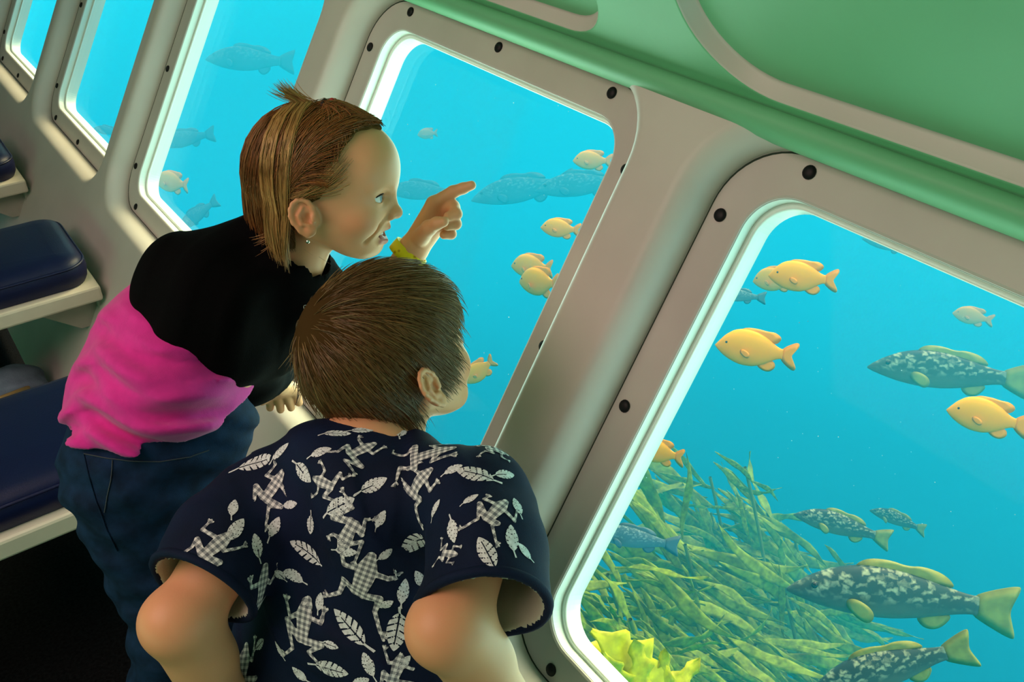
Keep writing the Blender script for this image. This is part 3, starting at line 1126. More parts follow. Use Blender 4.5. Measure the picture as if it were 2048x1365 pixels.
def push_out(c, fn, off, it=3):
    N, K, _ = c.shape
    for _ in range(it):
        p = c.reshape(-1, 3).astype(np.float32)
        d = fn(p)
        g = num_grad(fn, p)
        mv = np.clip(off.reshape(-1) - d, 0, None)
        c = (p + g * mv[:, None]).reshape(N, K, 3)
    return c


def bez(pts, K):
    """pts: list of (N,3) control arrays; smooth curve through a de Casteljau of any order"""
    t = np.linspace(0, 1, K)[None, :, None]
    L = [q[:, None, :] * np.ones((1, K, 1)) for q in pts]
    while len(L) > 1:
        L = [L[i] * (1 - t) + L[i + 1] * t for i in range(len(L) - 1)]
    return L[0]


def rnd_dir(n):
    d = rng.normal(size=(n, 3))
    return d / np.linalg.norm(d, axis=1, keepdims=True)


def scalp_points(n, fn, mask, centre=(0.0165, 0, 0.05)):
    out = []
    tot = 0
    while tot < n:
        d = rnd_dir(n)
        p = (np.array(centre) + d * 0.085).astype(np.float32)
        for _ in range(4):
            p = p - num_grad(fn, p) * fn(p)[:, None]
        p = p[mask(p)]
        out.append(p)
        tot += len(p)
    return np.concatenate(out)[:n]


def hair_colour(n, mix):
    c = np.array([HC_DARK, HC_MID, HC_LIGHT, HC_RED])
    w = rng.dirichlet(mix, n)
    return (w @ c) * rng.uniform(0.75, 1.25, (n, 1))


in_hair = lambda p: (p[:, 0] < hair_line_x(p[:, 2], p[:, 1]) - 0.001) & (p[:, 2] > -0.03)
K = 12
SETS = []
CLIP = np.array([0.018, -0.012, 0.139])
# a) front hair drawn up and back to the clip on the crown
r = scalp_points(1500, g_scalp, lambda p: in_hair(p) & (p[:, 2] > 0.062 + 0.25 * np.abs(p[:, 0] - 0.06)) & (p[:, 0] > 0.005))
tgt = CLIP + rng.normal(size=(len(r), 3)) * np.array([0.006, 0.008, 0.002])
mid = (r + tgt) / 2 + np.array([0.008, 0, 0.012])
SETS.append((bez([r, mid, tgt], K), rng.uniform(0.001, 0.006, len(r)), 0.00042, hair_colour(len(r), (2.5, 2.5, 0.5, 4.5))))
# b) side hair: temple and crown, back behind the ear and down to the nape
r = scalp_points(3600, g_scalp, lambda p: in_hair(p) & (p[:, 2] > 0.0))
sg = np.where(r[:, 1] >= 0, 1.0, -1.0)
n = len(r)
front = np.clip((r[:, 0] + 0.02) / 0.06, 0, 1)
w1 = np.stack([-0.028 - 0.030 * rng.random(n) * (1 - front) - 0.004 * rng.random(n), sg * (0.070 - 0.02 * rng.random(n)), 0.028 + 0.01 * rng.random(n)], 1)
back = r[:, 0] < -0.02
w1[back] = r[back] * np.array([1.06, 1.0, 0]) + np.array([-0.006, 0, 0.03])
ln = rng.random(n)
end = np.stack([w1[:, 0] + 0.012 * rng.random(n) + 0.006, w1[:, 1] * (0.72 + 0.2 * rng.random(n)), -0.018 - 0.034 * ln], 1)
m1 = r * 0.5 + w1 * 0.5 + np.stack([np.zeros(n), sg * 0.016, 0.016 * np.ones(n)], 1)
SETS.append((bez([r, m1, w1, w1 + np.array([0.0, 0, -0.04]), end], K), rng.uniform(0.002, 0.010, n), 0.00045, hair_colour(n, (4.5, 2.5, 0.5, 4.0))))
# c) light loose locks falling from the crown across the side and behind the ear
LOCKS = [(-0.030, 0.128, -0.040, 0.010, -0.030, -0.060), (-0.022, 0.130, -0.038, 0.020, -0.026, -0.052), (-0.006, 0.132, -0.014, 0.045, -0.024, -0.058),
         (-0.012, 0.130, -0.024, 0.030, -0.020, -0.066), (-0.034, 0.127, -0.052, 0.020, -0.038, -0.050), (-0.026, 0.130, -0.046, 0.015, -0.032, -0.056)]
for (x0, z0, xm, zm, x1, z1) in LOCKS:
    n = 46
    j = rng.normal(size=(n, 3)) * np.array([0.0022, 0.0015, 0.003])
    a = np.array([x0, -0.022, z0]) + j
    b = np.array([xm, -0.076, zm + 0.03]) + j * 0.7
    c = np.array([xm * 0.6 + x1 * 0.4, -0.080, zm * 0.4 + z1 * 0.6]) + j
    d_ = np.array([x1, -0.064, z1]) + j * 1.5
    SETS.append((bez([a, b, c, d_], K), rng.uniform(0.009, 0.013, n), 0.00050, hair_colour(n, (0.4, 1.6, 7.0, 1.4))))
# d) short ends turned out at the nape
n = 260
y = rng.uniform(-0.058, 0.058, n)
a = np.stack([-0.050 + 0.012 * rng.random(n) + 0.25 * np.abs(y), y, -0.012 + 0.015 * rng.random(n)], 1)
e_ = a + np.stack([-0.020 - 0.022 * rng.random(n), rng.normal(size=n) * 0.006, -0.028 - 0.02 * rng.random(n)], 1)
SETS.append((bez([a, a + np.array([-0.002, 0, -0.030]), e_], K), rng.uniform(0.003, 0.006, n), 0.00045, hair_colour(n, (2.0, 2.5, 3.0, 0.6))))
# e) tuft sticking up behind the clip
n = 120
a = np.array([-0.006, -0.010, 0.134]) + rng.normal(size=(n, 3)) * 0.003
tipd = np.stack([-0.030 - 0.020 * rng.random(n), rng.normal(size=n) * 0.012, 0.012 + 0.016 * rng.random(n)], 1)
SETS.append((bez([a, a + tipd * np.array([0.6, 0.5, 0.3]), a + tipd], K), rng.uniform(0.0, 0.003, n), 0.00042, hair_colour(n, (1.0, 2.0, 4.0, 1.0))))
# f) wisps from the temple over the top of the ear
n = 90
a = np.array([0.046, -0.058, 0.066]) + rng.normal(size=(n, 3)) * np.array([0.006, 0.002, 0.012])
e_ = np.array([-0.010, -0.078, 0.026]) + rng.normal(size=(n, 3)) * 0.003
SETS.append((bez([a, (a + e_) / 2 + np.array([0.008, -0.012, -0.010]), e_], K), rng.uniform(0.001, 0.004, n), 0.00040, hair_colour(n, (0.8, 2.5, 4.0, 1.0))))
VV, FF, CC, off = [], [], [], 0
for cv, of, rad, col in SETS:
    prof = np.linspace(0.6, 1, K)[None, :] * of[:, None]
    cv = push_out(cv, g_scalp, prof + 0.0045)
    rr = rad * np.interp(np.linspace(0, 1, K), [0, 0.2, 0.75, 1], [0.8, 1, 1, 0.25])[None, :] * rng.uniform(0.7, 1.3, (len(cv), 1))
    vv, ff, cc = strands_mesh(GF.w(cv.reshape(-1, 3)).reshape(cv.shape), rr, col)
    VV.append(vv); FF.append(ff + off); CC.append(cc); off += len(vv)
finish('hair_strands', fast_mesh('hair_strands', np.concatenate(VV), np.concatenate(FF)), M['hair'], hairroot, True, np.concatenate(CC))
# hair tie: dark band with a red bead on the crown
fm = []
for i in range(13):
    a = 2 * math.pi * i / 12
    c = np.array([0.012, -0.016, 0.1365]) + np.array([0.0, 0.010 * math.cos(a), 0.006 * math.sin(a)])
    fm.append([c + 0.0028 * np.array([math.cos(b), math.cos(a) * math.sin(b), math.sin(a) * math.sin(b)]) for b in np.linspace(0, 2 * math.pi, 9)[:-1]])
vv, ff = loft(fm)
mesh_obj('hair_tie', GF.w(np.array(vv)), ff, mat_basic('black_elastic', (0.01, 0.008, 0.008), 0.8), hairroot)
sphere_obj('bead', GF, (0.021, -0.012, 0.1425), 0.0042, mat_basic('red_bead', (0.45, 0.02, 0.03), 0.3), hairroot, seg=12)

# ---- girl's clothes
def folds(p, o, a, w, amp, ph=0.0, bend=0.0, u=None):
    """ripples along axis a (wavelength w), bent along u"""
    t = (p - np.asarray(o, dtype=np.float32)) @ np.asarray(a, dtype=np.float32)
    if u is not None:
        s = (p - np.asarray(o, dtype=np.float32)) @ np.asarray(u, dtype=np.float32)
        t = t + bend * s * s + 0.018 * np.sin(s * 31 + ph)
    x = np.sin(t * 2 * math.pi / w + ph)
    return amp * (np.abs(x) ** 0.6) * np.sign(x)


Z_HEM = 0.770
tq = [(P(290, 848, 1.205), 0.097), (P(298, 800, 1.205), 0.094), (P(345, 705, 1.19), 0.092), (P(425, 620, 1.18), 0.088)]


def girl_tee(p, inf=0.0):
    d = chain(p, [q[0] for q in tq], [q[1] for q in tq], 0.03)
    d = sm(d, ell(p, P(385, 800, 1.215), (0.076, 0.076, 0.060)), 0.04)           # belly of the loose shirt
    d = sm(d, ell(p, P(330, 770, 1.13), (0.07, 0.07, 0.07)), 0.04)
    a = camv(0.12, 0.98, 0.0)
    u = camv(0.98, -0.12, 0.0)
    low = np.clip((1.02 - p[:, 2]) / 0.25, 0, 1) * np.clip((1.165 - (p - CAM.astype(np.float32)) @ FWD.astype(np.float32)) / 0.05, 0, 1)
    d = d + low * (folds(p, P(300, 800, 1.1), a, 0.052, 0.0080, 0.6, 1.2, u) + 0.5 * folds(p, P(300, 800, 1.1), camv(0.3, 0.95, 0.0), 0.033, 0.008, 1.9, 1.8, u))
    return d - inf


M['pink'] = mat_basic('pink_jersey', (0.70, 0.030, 0.32), 0.85, 0.15, noise=0.08, noise_scale=60, bump=0.25, bump_scale=700, sheen=0.25)
M['black_knit'] = mat_basic('black_knit', (0.0025, 0.0025, 0.003), 0.95, 0.05, bump=0.3, bump_scale=600)
M['denim'] = mat_basic('blue_denim', (0.006, 0.022, 0.060), 0.85, 0.15, noise=0.45, noise_scale=45, bump=0.4, bump_scale=900)
M['denim_stitch'] = mat_basic('pale_stitching', (0.06, 0.075, 0.09), 0.8, 0.1)
M['shoe'] = mat_basic('dark_shoe', (0.012, 0.012, 0.015), 0.6, 0.3)


def tee_shell(p):
    d = girl_tee(p)
    hem = 0.002 * np.sin((p[:, 0] + p[:, 1]) * 28)
    return np.maximum(np.maximum(d, -(d + 0.014)), np.maximum(Z_HEM + hem - p[:, 2], p[:, 2] - 1.02))


surf_obj('pink_shirt', tee_shell, (-0.10, 0.80, 0.73), (0.50, 1.32, 1.05), 0.004, M['pink'], girl)


def black_top(p):
    d = cone(p, P(400, 578, 1.16), P(520, 520, 1.18), 0.072, 0.062)
    d = sm(d, cone(p, P(388, 588, 1.15), P(455, 672, 1.17), 0.068, 0.070), 0.03)
    d = sm(d, cone(p, P(520, 560, 1.18), P(600, 590, 1.26), 0.055, 0.060), 0.03)
    d = sm(d, cone(p, g_neck_base, g_neck_base + (gO - g_neck_base) * 0.30, 0.068, 0.056), 0.025)
    d = sm(d, chain(p, [P(420, 610, 1.12), g_el_r + np.array([0, 0, 0.0]), P(553, 762, 1.455)], [0.072, 0.062, 0.043], 0.02), 0.03)
    d = sm(d, chain(p, [g_sh_l, g_el_l, P(790, 560, 1.262)], [0.055, 0.042, 0.030], 0.02), 0.03)
    d = sm(d, ell(p, P(500, 640, 1.24), (0.085, 0.085, 0.085)), 0.03)
    d = d + folds(p, g_sh_r, camv(0.75, -0.65, 0.1), 0.07, 0.0025, 0.3, 1.0, camv(0.6, 0.7, 0))
    return d


def black_shell(p):
    d = black_top(p)
    nk = GF.l(p)
    open_neck = cone(p, g_neck_base + (gO - g_neck_base) * 0.34, gO, 0.047, 0.062)
    d2 = np.maximum(d, -(d + 0.013))
    d2 = np.maximum(d2, -open_neck)
    cuff = np.maximum(plane(p, P(560, 778, 1.51), P(560, 778, 1.51) - g_el_r), cone(p, g_el_r, P(575, 800, 1.56), 0.075, 0.075))
    d2 = np.where(cone(p, g_wr_r, P(590, 830, 1.62), 0.07, 0.07) < 0, np.maximum(d2, plane(p, P(558, 775, 1.475), g_wr_r - g_el_r)), d2)
    return d2


surf_obj('black_top', black_shell, (0.02, 0.74, 0.68), (0.72, 1.38, 1.08), 0.0042, M['black_knit'], girl)


def girl_jeans(p):
    d = ell(p, P(285, 900, 1.215), (0.094, 0.094, 0.090))
    d = sm(d, cone(p, P(292, 830, 1.205), g_pel, 0.082, 0.090), 0.03)
    d = sm(d, ell(p, P(395, 850, 1.235), (0.078, 0.078, 0.070)), 0.03)
    d = sm(d, cone(p, g_pel, (g_pel + g_chest) / 2, 0.086, 0.081), 0.02)
    for hip, kn, an in g_legs:
        d = sm(d, chain(p, [hip, kn, an], [0.078, 0.062, 0.052], 0.015), 0.025)
    d = d + folds(p, g_pel, camv(0.3, 0.95, 0), 0.060, 0.0028, 0.0, 1.6, camv(0.95, -0.3, 0)) + 0.5 * folds(p, g_pel, camv(-0.25, 0.95, 0), 0.043, 0.003, 2.0, 2.2, camv(0.95, 0.25, 0))
    return np.maximum(d, p[:, 2] - 0.80)


jeans = surf_obj('jeans', girl_jeans, (-0.12, 0.78, 0.035), (0.42, 1.30, 0.80), 0.0052, M['denim'], girl)
# stitched pocket line and belt loops on the hip of the jeans
jb = BVHTree.FromPolygons([tuple(v_.co) for v_ in jeans.data.vertices], [tuple(p_.vertices) for p_ in jeans.data.polygons])


def cam_hit(bvh, x, y):
    d = P(x, y, 1.0) - CAM
    h = bvh.ray_cast(Vector(CAM), Vector(d).normalized())
    return (np.array(h[0]), np.array(h[1])) if h[0] is not None else (None, None)


def stitch(name, pix, r, mat, parent, bvh):
    pts = []
    for (x0, y0), (x1, y1) in zip(pix[:-1], pix[1:]):
        for t in np.linspace(0, 1, 7)[:-1]:
            h, nn = cam_hit(bvh, x0 + (x1 - x0) * t, y0 + (y1 - y0) * t)
            if h is not None:
                pts.append(h + nn * 0.001)
    if len(pts) > 3:
        cv = np.array(pts)[None]
        vv, ff, _ = strands_mesh(cv, np.full(cv.shape[:2], r), np.zeros((1, 3)), 5)
        return finish(name, fast_mesh(name, vv, ff), mat, parent)


stitch('waist_stitch', [(168, 908), (210, 917), (260, 922), (320, 924), (380, 915), (425, 898)], 0.0008, M['denim_stitch'], jeans, jb)
stitch('pocket_stitch', [(225, 921), (222, 960), (214, 1000), (208, 1030)], 0.0007, M['denim_stitch'], jeans, jb)
stitch('side_seam', [(168, 908), (178, 950), (192, 1000), (214, 1060), (240, 1110)], 0.0010, M['denim'], jeans, jb)
# shoes
for hip, kn, an in g_legs:
    c = an * np.array([1, 1, 0])

    def shoe(p, c=c):
        d = sm(ell(p, c + np.array([0.028, 0, 0.028]), (0.095, 0.036, 0.030)), ell(p, c + np.array([-0.02, 0, 0.05]), (0.04, 0.034, 0.05)), 0.02)
        return np.maximum(d, 0.004 - p[:, 2])
    surf_obj('shoe', shoe, c + np.array([-0.09, -0.06, -0.01]), c + np.array([0.14, 0.06, 0.12]), 0.006, M['shoe'], girl)

# wristband
ax = P(868, 420, 1.21) - g_wr_l
ax /= np.linalg.norm(ax)
ax = ax + camv(0.25, 0, 0)
ax /= np.linalg.norm(ax)
e1 = np.cross(ax, FWD); e1 /= np.linalg.norm(e1)
e2 = np.cross(ax, e1)
bc = P(816, 509, 1.228)
lps = []
for (rr, hh) in ((0.0225, -0.0085), (0.0240, -0.0085), (0.0242, 0.0), (0.0238, 0.0085), (0.0223, 0.0085), (0.0225, -0.0085)):
    lps.append([bc + ax * hh + (e1 * math.cos(t) * 1.08 + e2 * math.sin(t) * 0.92) * rr for t in np.linspace(0, 2 * math.pi, 41)[:-1]])
vv, ff = loft(lps)


def mat_band():
    m = mat_basic('yellow_paper_band', (0.80, 0.68, 0.005), 0.45, 0.4)
    n, l = m.node_tree.nodes, m.node_tree.links
    b = n['Principled BSDF']
    tc = n.new('ShaderNodeTexCoord')
    t = n.new('ShaderNodeTexVoronoi')
    t.inputs['Scale'].default_value = 110
    r = n.new('ShaderNodeValToRGB')
    r.color_ramp.elements[0].position = 0.10
    r.color_ramp.elements[0].color = (0.45, 0.28, 0.01, 1)
    r.color_ramp.elements[1].position = 0.30
    r.color_ramp.elements[1].color = (0.80, 0.68, 0.005, 1)
    l.new(tc.outputs['Object'], t.inputs['Vector'])
    l.new(t.outputs['Distance'], r.inputs['Fac'])
    l.new(r.outputs['Color'], b.inputs['Base Color'])
    return m


wb = mesh_obj('wristband', vv, ff, mat_band(), girl)

# =================================================================== the boy: stands with his back to us, looking out
rng = np.random.default_rng(21)
B_HEAD_DIR = np.array([0.94, 0.17, 0.02])
bA = frame_from(B_HEAD_DIR, np.array([-0.50, 0.40, 1.0]))
B_SCALE = 0.98
bO = P(852, 782, 0.955) + bA[1] * 0.074 * B_SCALE
BF = Frame(bO, bA, B_SCALE)
b_neck_base = P(772, 958, 1.0)
b_neck = (np.array([-0.014, 0, -0.030]), BF.l(b_neck_base), 0.041, 0.048)
b_sh_l = P(510, 1005, 0.975)
b_sh_r = P(968, 1000, 0.885)
b_el_l = P(365, 1245, 0.905)
b_el_r = P(905, 1255, 0.80)
b_wr_l = P(475, 1440, 1.00)
b_wr_r = P(1040, 1440, 0.88)
b_chest = P(735, 1060, 0.985)
b_pel = P(690, 1470, 1.07)
S_ax = b_sh_r - b_sh_l
S_ax /= np.linalg.norm(S_ax)
T_ax = (b_chest - b_pel)
T_ax = T_ax - S_ax * (T_ax @ S_ax)
T_ax /= np.linalg.norm(T_ax)
D_ax = np.cross(S_ax, T_ax)
B_AX = np.stack([S_ax, T_ax, D_ax])
b_legs = []
for sgn in (-1, 1):
    hip = b_pel + S_ax * 0.055 * sgn + np.array([0, 0, -0.03])
    kn = np.array([0.135, 0.60, 0.30]) + S_ax * 0.055 * sgn
    an = np.array([-0.025, 0.585, 0.05]) + S_ax * 0.06 * sgn
    b_legs.append((hip, kn, an))


def fist(p, w, el, seed):
    """relaxed hand closed on the ledge: palm, four bent fingers, thumb at the side"""
    a = (w - el) / np.linalg.norm(w - el)
    s = np.cross(a, np.array([0, 0, 1.0])); s /= np.linalg.norm(s)
    u = np.cross(s, a)
    d = None
    for i in range(4):
        o = (i - 1.5) * 0.014
        mc = w + a * (0.050 - 0.004 * abs(i - 1.2)) + s * o
        c = cone(p, w + s * o * 0.5 + a * 0.01, mc, 0.013, 0.0105)
        d = c if d is None else sm(d, c, 0.008)
        ln = [0.024, 0.027, 0.025, 0.020][i]
        pts = [mc, mc + a * ln * 0.9 - u * 0.006, mc + a * ln * 1.1 - u * 0.024, mc + a * ln * 0.7 - u * 0.034]
        d = sm(d, chain(p, pts, [0.0100, 0.0085, 0.0078, 0.0068], 0.003), 0.003)
    th = chain(p, [w + a * 0.012 + s * 0.016 * seed, w + a * 0.034 + s * 0.032 * seed - u * 0.008, w + a * 0.054 + s * 0.036 * seed - u * 0.014], [0.0125, 0.0098, 0.0072], 0.004)
    return sm(d, th, 0.005)


def boy_arms(p):
    d = chain(p, [b_sh_l, b_el_l, b_wr_l], [0.039, 0.0325, 0.0225], 0.012)
    d = sm(d, cone(p, b_el_l, b_el_l + (b_wr_l - b_el_l) * 0.35, 0.031, 0.0320), 0.02)
    d = sm(d, ell(p, b_el_l + camv(-0.008, 0.004, -0.012), (0.026, 0.026, 0.026)), 0.02)
    e = chain(p, [b_sh_r, b_el_r, b_wr_r], [0.038, 0.0315, 0.0225], 0.012)
    e = sm(e, cone(p, b_el_r, b_el_r + (b_wr_r - b_el_r) * 0.35, 0.030, 0.0310), 0.02)
    e = sm(e, ell(p, b_el_r + camv(-0.010, 0.0, -0.012), (0.027, 0.027, 0.027)), 0.02)
    d = np.minimum(d, e)
    d = sm(d, fist(p, b_wr_l, b_el_l, 1), 0.012)
    d = sm(d, fist(p, b_wr_r, b_el_r, -1), 0.012)
    return d


def boy_trunk(p):
    d = ell_o(p, b_chest, (0.105, 0.13, 0.066), B_AX)
    d = sm(d, ell_o(p, b_pel + T_ax * 0.04, (0.098, 0.12, 0.068), B_AX), 0.04)
    d = sm(d, cone(p, b_sh_l, b_sh_r, 0.036, 0.036), 0.03)
    d = sm(d, cone(p, b_neck_base, BF.w(b_neck[0]), 0.047, 0.040), 0.02)
    for hip, kn, an in b_legs:
        d = sm(d, chain(p, [hip, kn, an], [0.062, 0.043, 0.028], 0.01), 0.02)
    return d


v1, f1 = polygonize(lambda p: head_sdf(p, b_neck, smile=False), (-0.115, -0.105, -0.165), (0.125, 0.105, 0.142), 0.0018)
hn = len(v1)
al_ = np.array([b_sh_l, b_el_l, b_wr_l, b_sh_r, b_el_r, b_wr_r])
v2, f2 = polygonize(boy_arms, al_.min(0) - 0.12, al_.max(0) + 0.12, 0.0030)
v3, f3 = polygonize(boy_trunk, (-0.10, 0.35, 0.03), (0.50, 0.95, 0.95), 0.006)
v, f = join_meshes([(BF.w(v1), f1), (v2, f2), (v3, f3)])
cols = np.tile(np.array(SKIN, dtype=np.float32), (len(v), 1))
cols[:hn] = head_colors(v1, SKIN, False)
# reddened elbows
for e in (b_el_l, b_el_r):
    t = np.clip(1 - np.linalg.norm(v - (e + camv(-0.01, 0, -0.02)), axis=1) / 0.045, 0, 1)[:, None] * 0.5
    cols = cols * (1 - t) + cols * np.array([1.0, 0.62, 0.50]) * t
boy = finish('person', fast_mesh('person', v, f.astype(np.int32)), M['skin'], None, True, cols)
tag(boy, 'short-haired child seen from behind in navy shirt printed with frogs and leaves', 'person')
make_eyes(BF, boy, (1, 0, -0.1))

# ---- boy's hair
def b_scalp(p):
    d = skull(p)
    d = sm(d, ell(p, (0.052, 0, 0.000), (0.047, 0.0535, 0.058)), 0.026)
    d = sm(d, ell(p, (0.070, 0, 0.062), (0.0345, 0.052, 0.042)), 0.02)
    a, b, ra, rb = b_neck
    return sm(d, cone(p, a, b, ra, rb), 0.018)


def b_line(z):
    return np.interp(z, [-0.06, -0.040, -0.015, 0.006, 0.020, 0.045, 0.065, 0.090, 0.115],
                     [-0.056, -0.042, -0.022, -0.008, 0.030, 0.046, 0.052, 0.078, 0.096])


in_bhair = lambda p: (p[:, 0] < b_line(p[:, 2])) & (p[:, 2] > -0.040)


def b_cap(p):
    d = np.minimum(b_scalp(p) - 0.006, 1)
    d = sm(d, ell(p, (-0.006, 0, 0.052), (0.080, 0.075, 0.082)), 0.012)
    w = 0.002 * np.sin(p[:, 1] * 400) + 0.002 * np.sin(p[:, 2] * 500)
    return np.maximum(np.maximum(d, p[:, 0] - b_line(p[:, 2]) + 0.004 + w), -0.030 - p[:, 2])


def b_out(p):
    return sm(b_scalp(p), ell(p, (-0.006, 0, 0.052), (0.074, 0.069, 0.076)), 0.012)


bhair = surf_obj('hair', b_cap, (-0.11, -0.10, -0.06), (0.11, 0.10, 0.15), 0.0026, M['hair_base'], boy,
                 lambda v: np.tile(np.array((0.055, 0.030, 0.010), dtype=np.float32), (len(v), 1)), BF)
WH = np.array([-0.055, 0.012, 0.112])                       # whorl on the crown
r = scalp_points(13000, b_out, lambda p: in_bhair(p))
n = len(r)
K = 9
ln = rng.uniform(0.040, 0.062, n)
ln = np.where(r[:, 2] < 0.0, ln * 0.6, ln)
cur = r.copy()
pts = [cur]
j0 = rng.normal(size=(n, 3)) * 0.11
for s in range(1, K):
    g = num_grad(b_out, cur.astype(np.float32))
    away = cur - WH
    dist = np.linalg.norm(away, axis=1, keepdims=True)
    away = away / (dist + 1e-6)
    sw = np.cross(g, away) * 0.45 * np.exp(-dist / 0.05)
    # hair in front of the whorl is combed forward and to the side, the rest falls
    fw = np.clip((cur[:, :1] + 0.03) / 0.08, 0, 1) * np.clip((cur[:, 2:3] - 0.05) / 0.05, 0, 1)
    dr = away * 1.0 + sw + np.array([0, 0, -0.75]) * np.clip(1 - (cur[:, 2:3] - 0.05) / 0.08, 0.25, 1) + fw * np.array([0.55, -0.35, 0]) + j0
    dr = dr - g * np.sum(dr * g, axis=1, keepdims=True)
    dr /= np.linalg.norm(dr, axis=1, keepdims=True) + 1e-9
    lift = 0.012 * (rng.random((n, 1)) ** 2) + 0.003
    nxt = cur + dr * (ln / (K - 1))[:, None]
    p32 = nxt.astype(np.float32)
    want = 0.001 + (0.0065 + 0.006 * (j0[:, 0] > 0.16)) * (s / (K - 1)) ** 0.7
    d = b_out(p32)
    nxt = nxt + num_grad(b_out, p32) * (want - d)[:, None]
    cur = nxt
    pts.append(cur)
cv = np.stack(pts, 1)
# fluffy tips standing off on his left side
fl = (r[:, 1] > 0.045) & (rng.random(n) < 0.35)
tt = np.linspace(0, 1, K)[None, :, None] ** 1.5
cv[fl] = cv[fl] + tt * (np.array([-0.016, 0.024, 0.006]) * rng.uniform(0.4, 1.2, (fl.sum(), 1)))[:, None, :]
BH = np.array([(0.060, 0.032, 0.010), (0.16, 0.085, 0.026), (0.36, 0.25, 0.095), (0.22, 0.085, 0.022)])
top = np.clip((r[:, 0:1] - 0.0) / 0.06, 0, 1)                # lighter hair colours towards the front
w = rng.dirichlet((2.0, 3.0, 1.2, 1.8), n) * (1 - top) + rng.dirichlet((0.8, 2.2, 4.0, 0.8), n) * top
col = (w @ BH) * rng.uniform(0.7, 1.3, (n, 1))
rr = 0.00050 * np.interp(np.linspace(0, 1, K), [0, 0.2, 0.7, 1], [0.8, 1, 1, 0.2])[None, :] * rng.uniform(0.7, 1.3, (n, 1))
vv, ff, cc = strands_mesh(BF.w(cv.reshape(-1, 3)).reshape(cv.shape), rr, col)
finish('hair_strands', fast_mesh('hair_strands', vv, ff), M['hair'], bhair, True, cc)

# ---- boy's shirt
def mat_shirt():
    m = mat_basic('navy_cotton', (0.0022, 0.0075, 0.032), 0.8, 0.2, noise=0.35, noise_scale=14, bump=0.25, bump_scale=900)
    return m


M['shirt'] = mat_shirt()
M['lining'] = mat_basic('pale_shirt_lining', (0.48, 0.47, 0.38), 0.85, 0.1, bump=0.2, bump_scale=900)
sl_end_l = P(398, 1180, 0.905)
sl_end_r = P(960, 1218, 0.80)


def shirt_body(p):
    d = ell_o(p, b_chest - T_ax * 0.006, (0.130, 0.132, 0.086), B_AX)
    d = sm(d, ell_o(p, b_chest - T_ax * 0.12 + D_ax * 0.005, (0.130, 0.16, 0.094), B_AX), 0.05)
    d = sm(d, ell_o(p, b_pel + T_ax * 0.06, (0.132, 0.14, 0.096), B_AX), 0.05)
    d = sm(d, cone(p, b_sh_l + S_ax * 0.01, b_sh_r - S_ax * 0.01, 0.052, 0.052), 0.04)
    d = sm(d, cone(p, b_neck_base, b_neck_base + T_ax * 0.005, 0.060, 0.054), 0.04)
    return d


def sleeve_l(p):
    return chain(p, [b_sh_l + S_ax * 0.012, (b_sh_l + sl_end_l) / 2, sl_end_l, sl_end_l + (sl_end_l - b_sh_l) * 0.5], [0.053, 0.053, 0.055, 0.056], 0.02)


def sleeve_r(p):
    return chain(p, [b_sh_r - S_ax * 0.012, (b_sh_r + sl_end_r) / 2, sl_end_r, sl_end_r + (sl_end_r - b_sh_r) * 0.5], [0.053, 0.053, 0.053, 0.054], 0.02)


def shirt_solid(p):
    d = shirt_body(p)
    fo = 0.0
    dg = camv(0.72, 0.69, 0)                       # long soft drapes running down to the right
    fo = folds(p, P(620, 1150, 0.9), dg, 0.115, 0.0060, 0.8, 1.0, camv(0.69, -0.72, 0)) + folds(p, P(620, 1150, 0.9), camv(0.95, 0.3, 0), 0.16, 0.0050, 2.2, 0.8, camv(-0.3, 0.95, 0))
    d = d + fo
    sl = np.minimum(sleeve_l(p), sleeve_r(p)) + 0.5 * fo
    return sm(d, sl, 0.016)


def shirt_shell(p):
    d = shirt_solid(p)
    s = np.maximum(d, -(d + 0.0085))
    neck_open = cone(p, b_neck_base + (bO - b_neck_base) * 0.40, bO, 0.047, 0.060)
    s = np.maximum(s, -neck_open)
    cl = plane(p, sl_end_l, (sl_end_l - b_sh_l))
    crr = plane(p, sl_end_r, (sl_end_r - b_sh_r))
    nl = sleeve_l(p) < 0.03
    nr = sleeve_r(p) < 0.03
    body = shirt_body(p) > -0.004
    s = np.where(nl & (cl > -0.03) & body, np.maximum(s, cl), s)
    s = np.where(nr & (crr > -0.03) & body, np.maximum(s, crr), s)
    hem = plane(p, b_pel - T_ax * 0.03, -T_ax)
    return np.maximum(s, hem)


pts_ = np.array([b_sh_l, b_sh_r, sl_end_l, sl_end_r, b_pel, b_neck_base])
shirt = surf_obj('shirt', shirt_shell, pts_.min(0) - 0.15, pts_.max(0) + 0.15, 0.0034, M['shirt'], boy)
shirt.data.materials.append(M['lining'])
vc = np.empty(len(shirt.data.vertices) * 3, dtype=np.float32)
shirt.data.vertices.foreach_get('co', vc)
vc = vc.reshape(-1, 3)
inside = shirt_solid(vc) < -0.0055
pol = np.empty(len(shirt.data.loops), dtype=np.int32)
shirt.data.loops.foreach_get('vertex_index', pol)
shirt.data.polygons.foreach_set('material_index', inside[pol.reshape(-1, 4)].all(1).astype(np.int32))


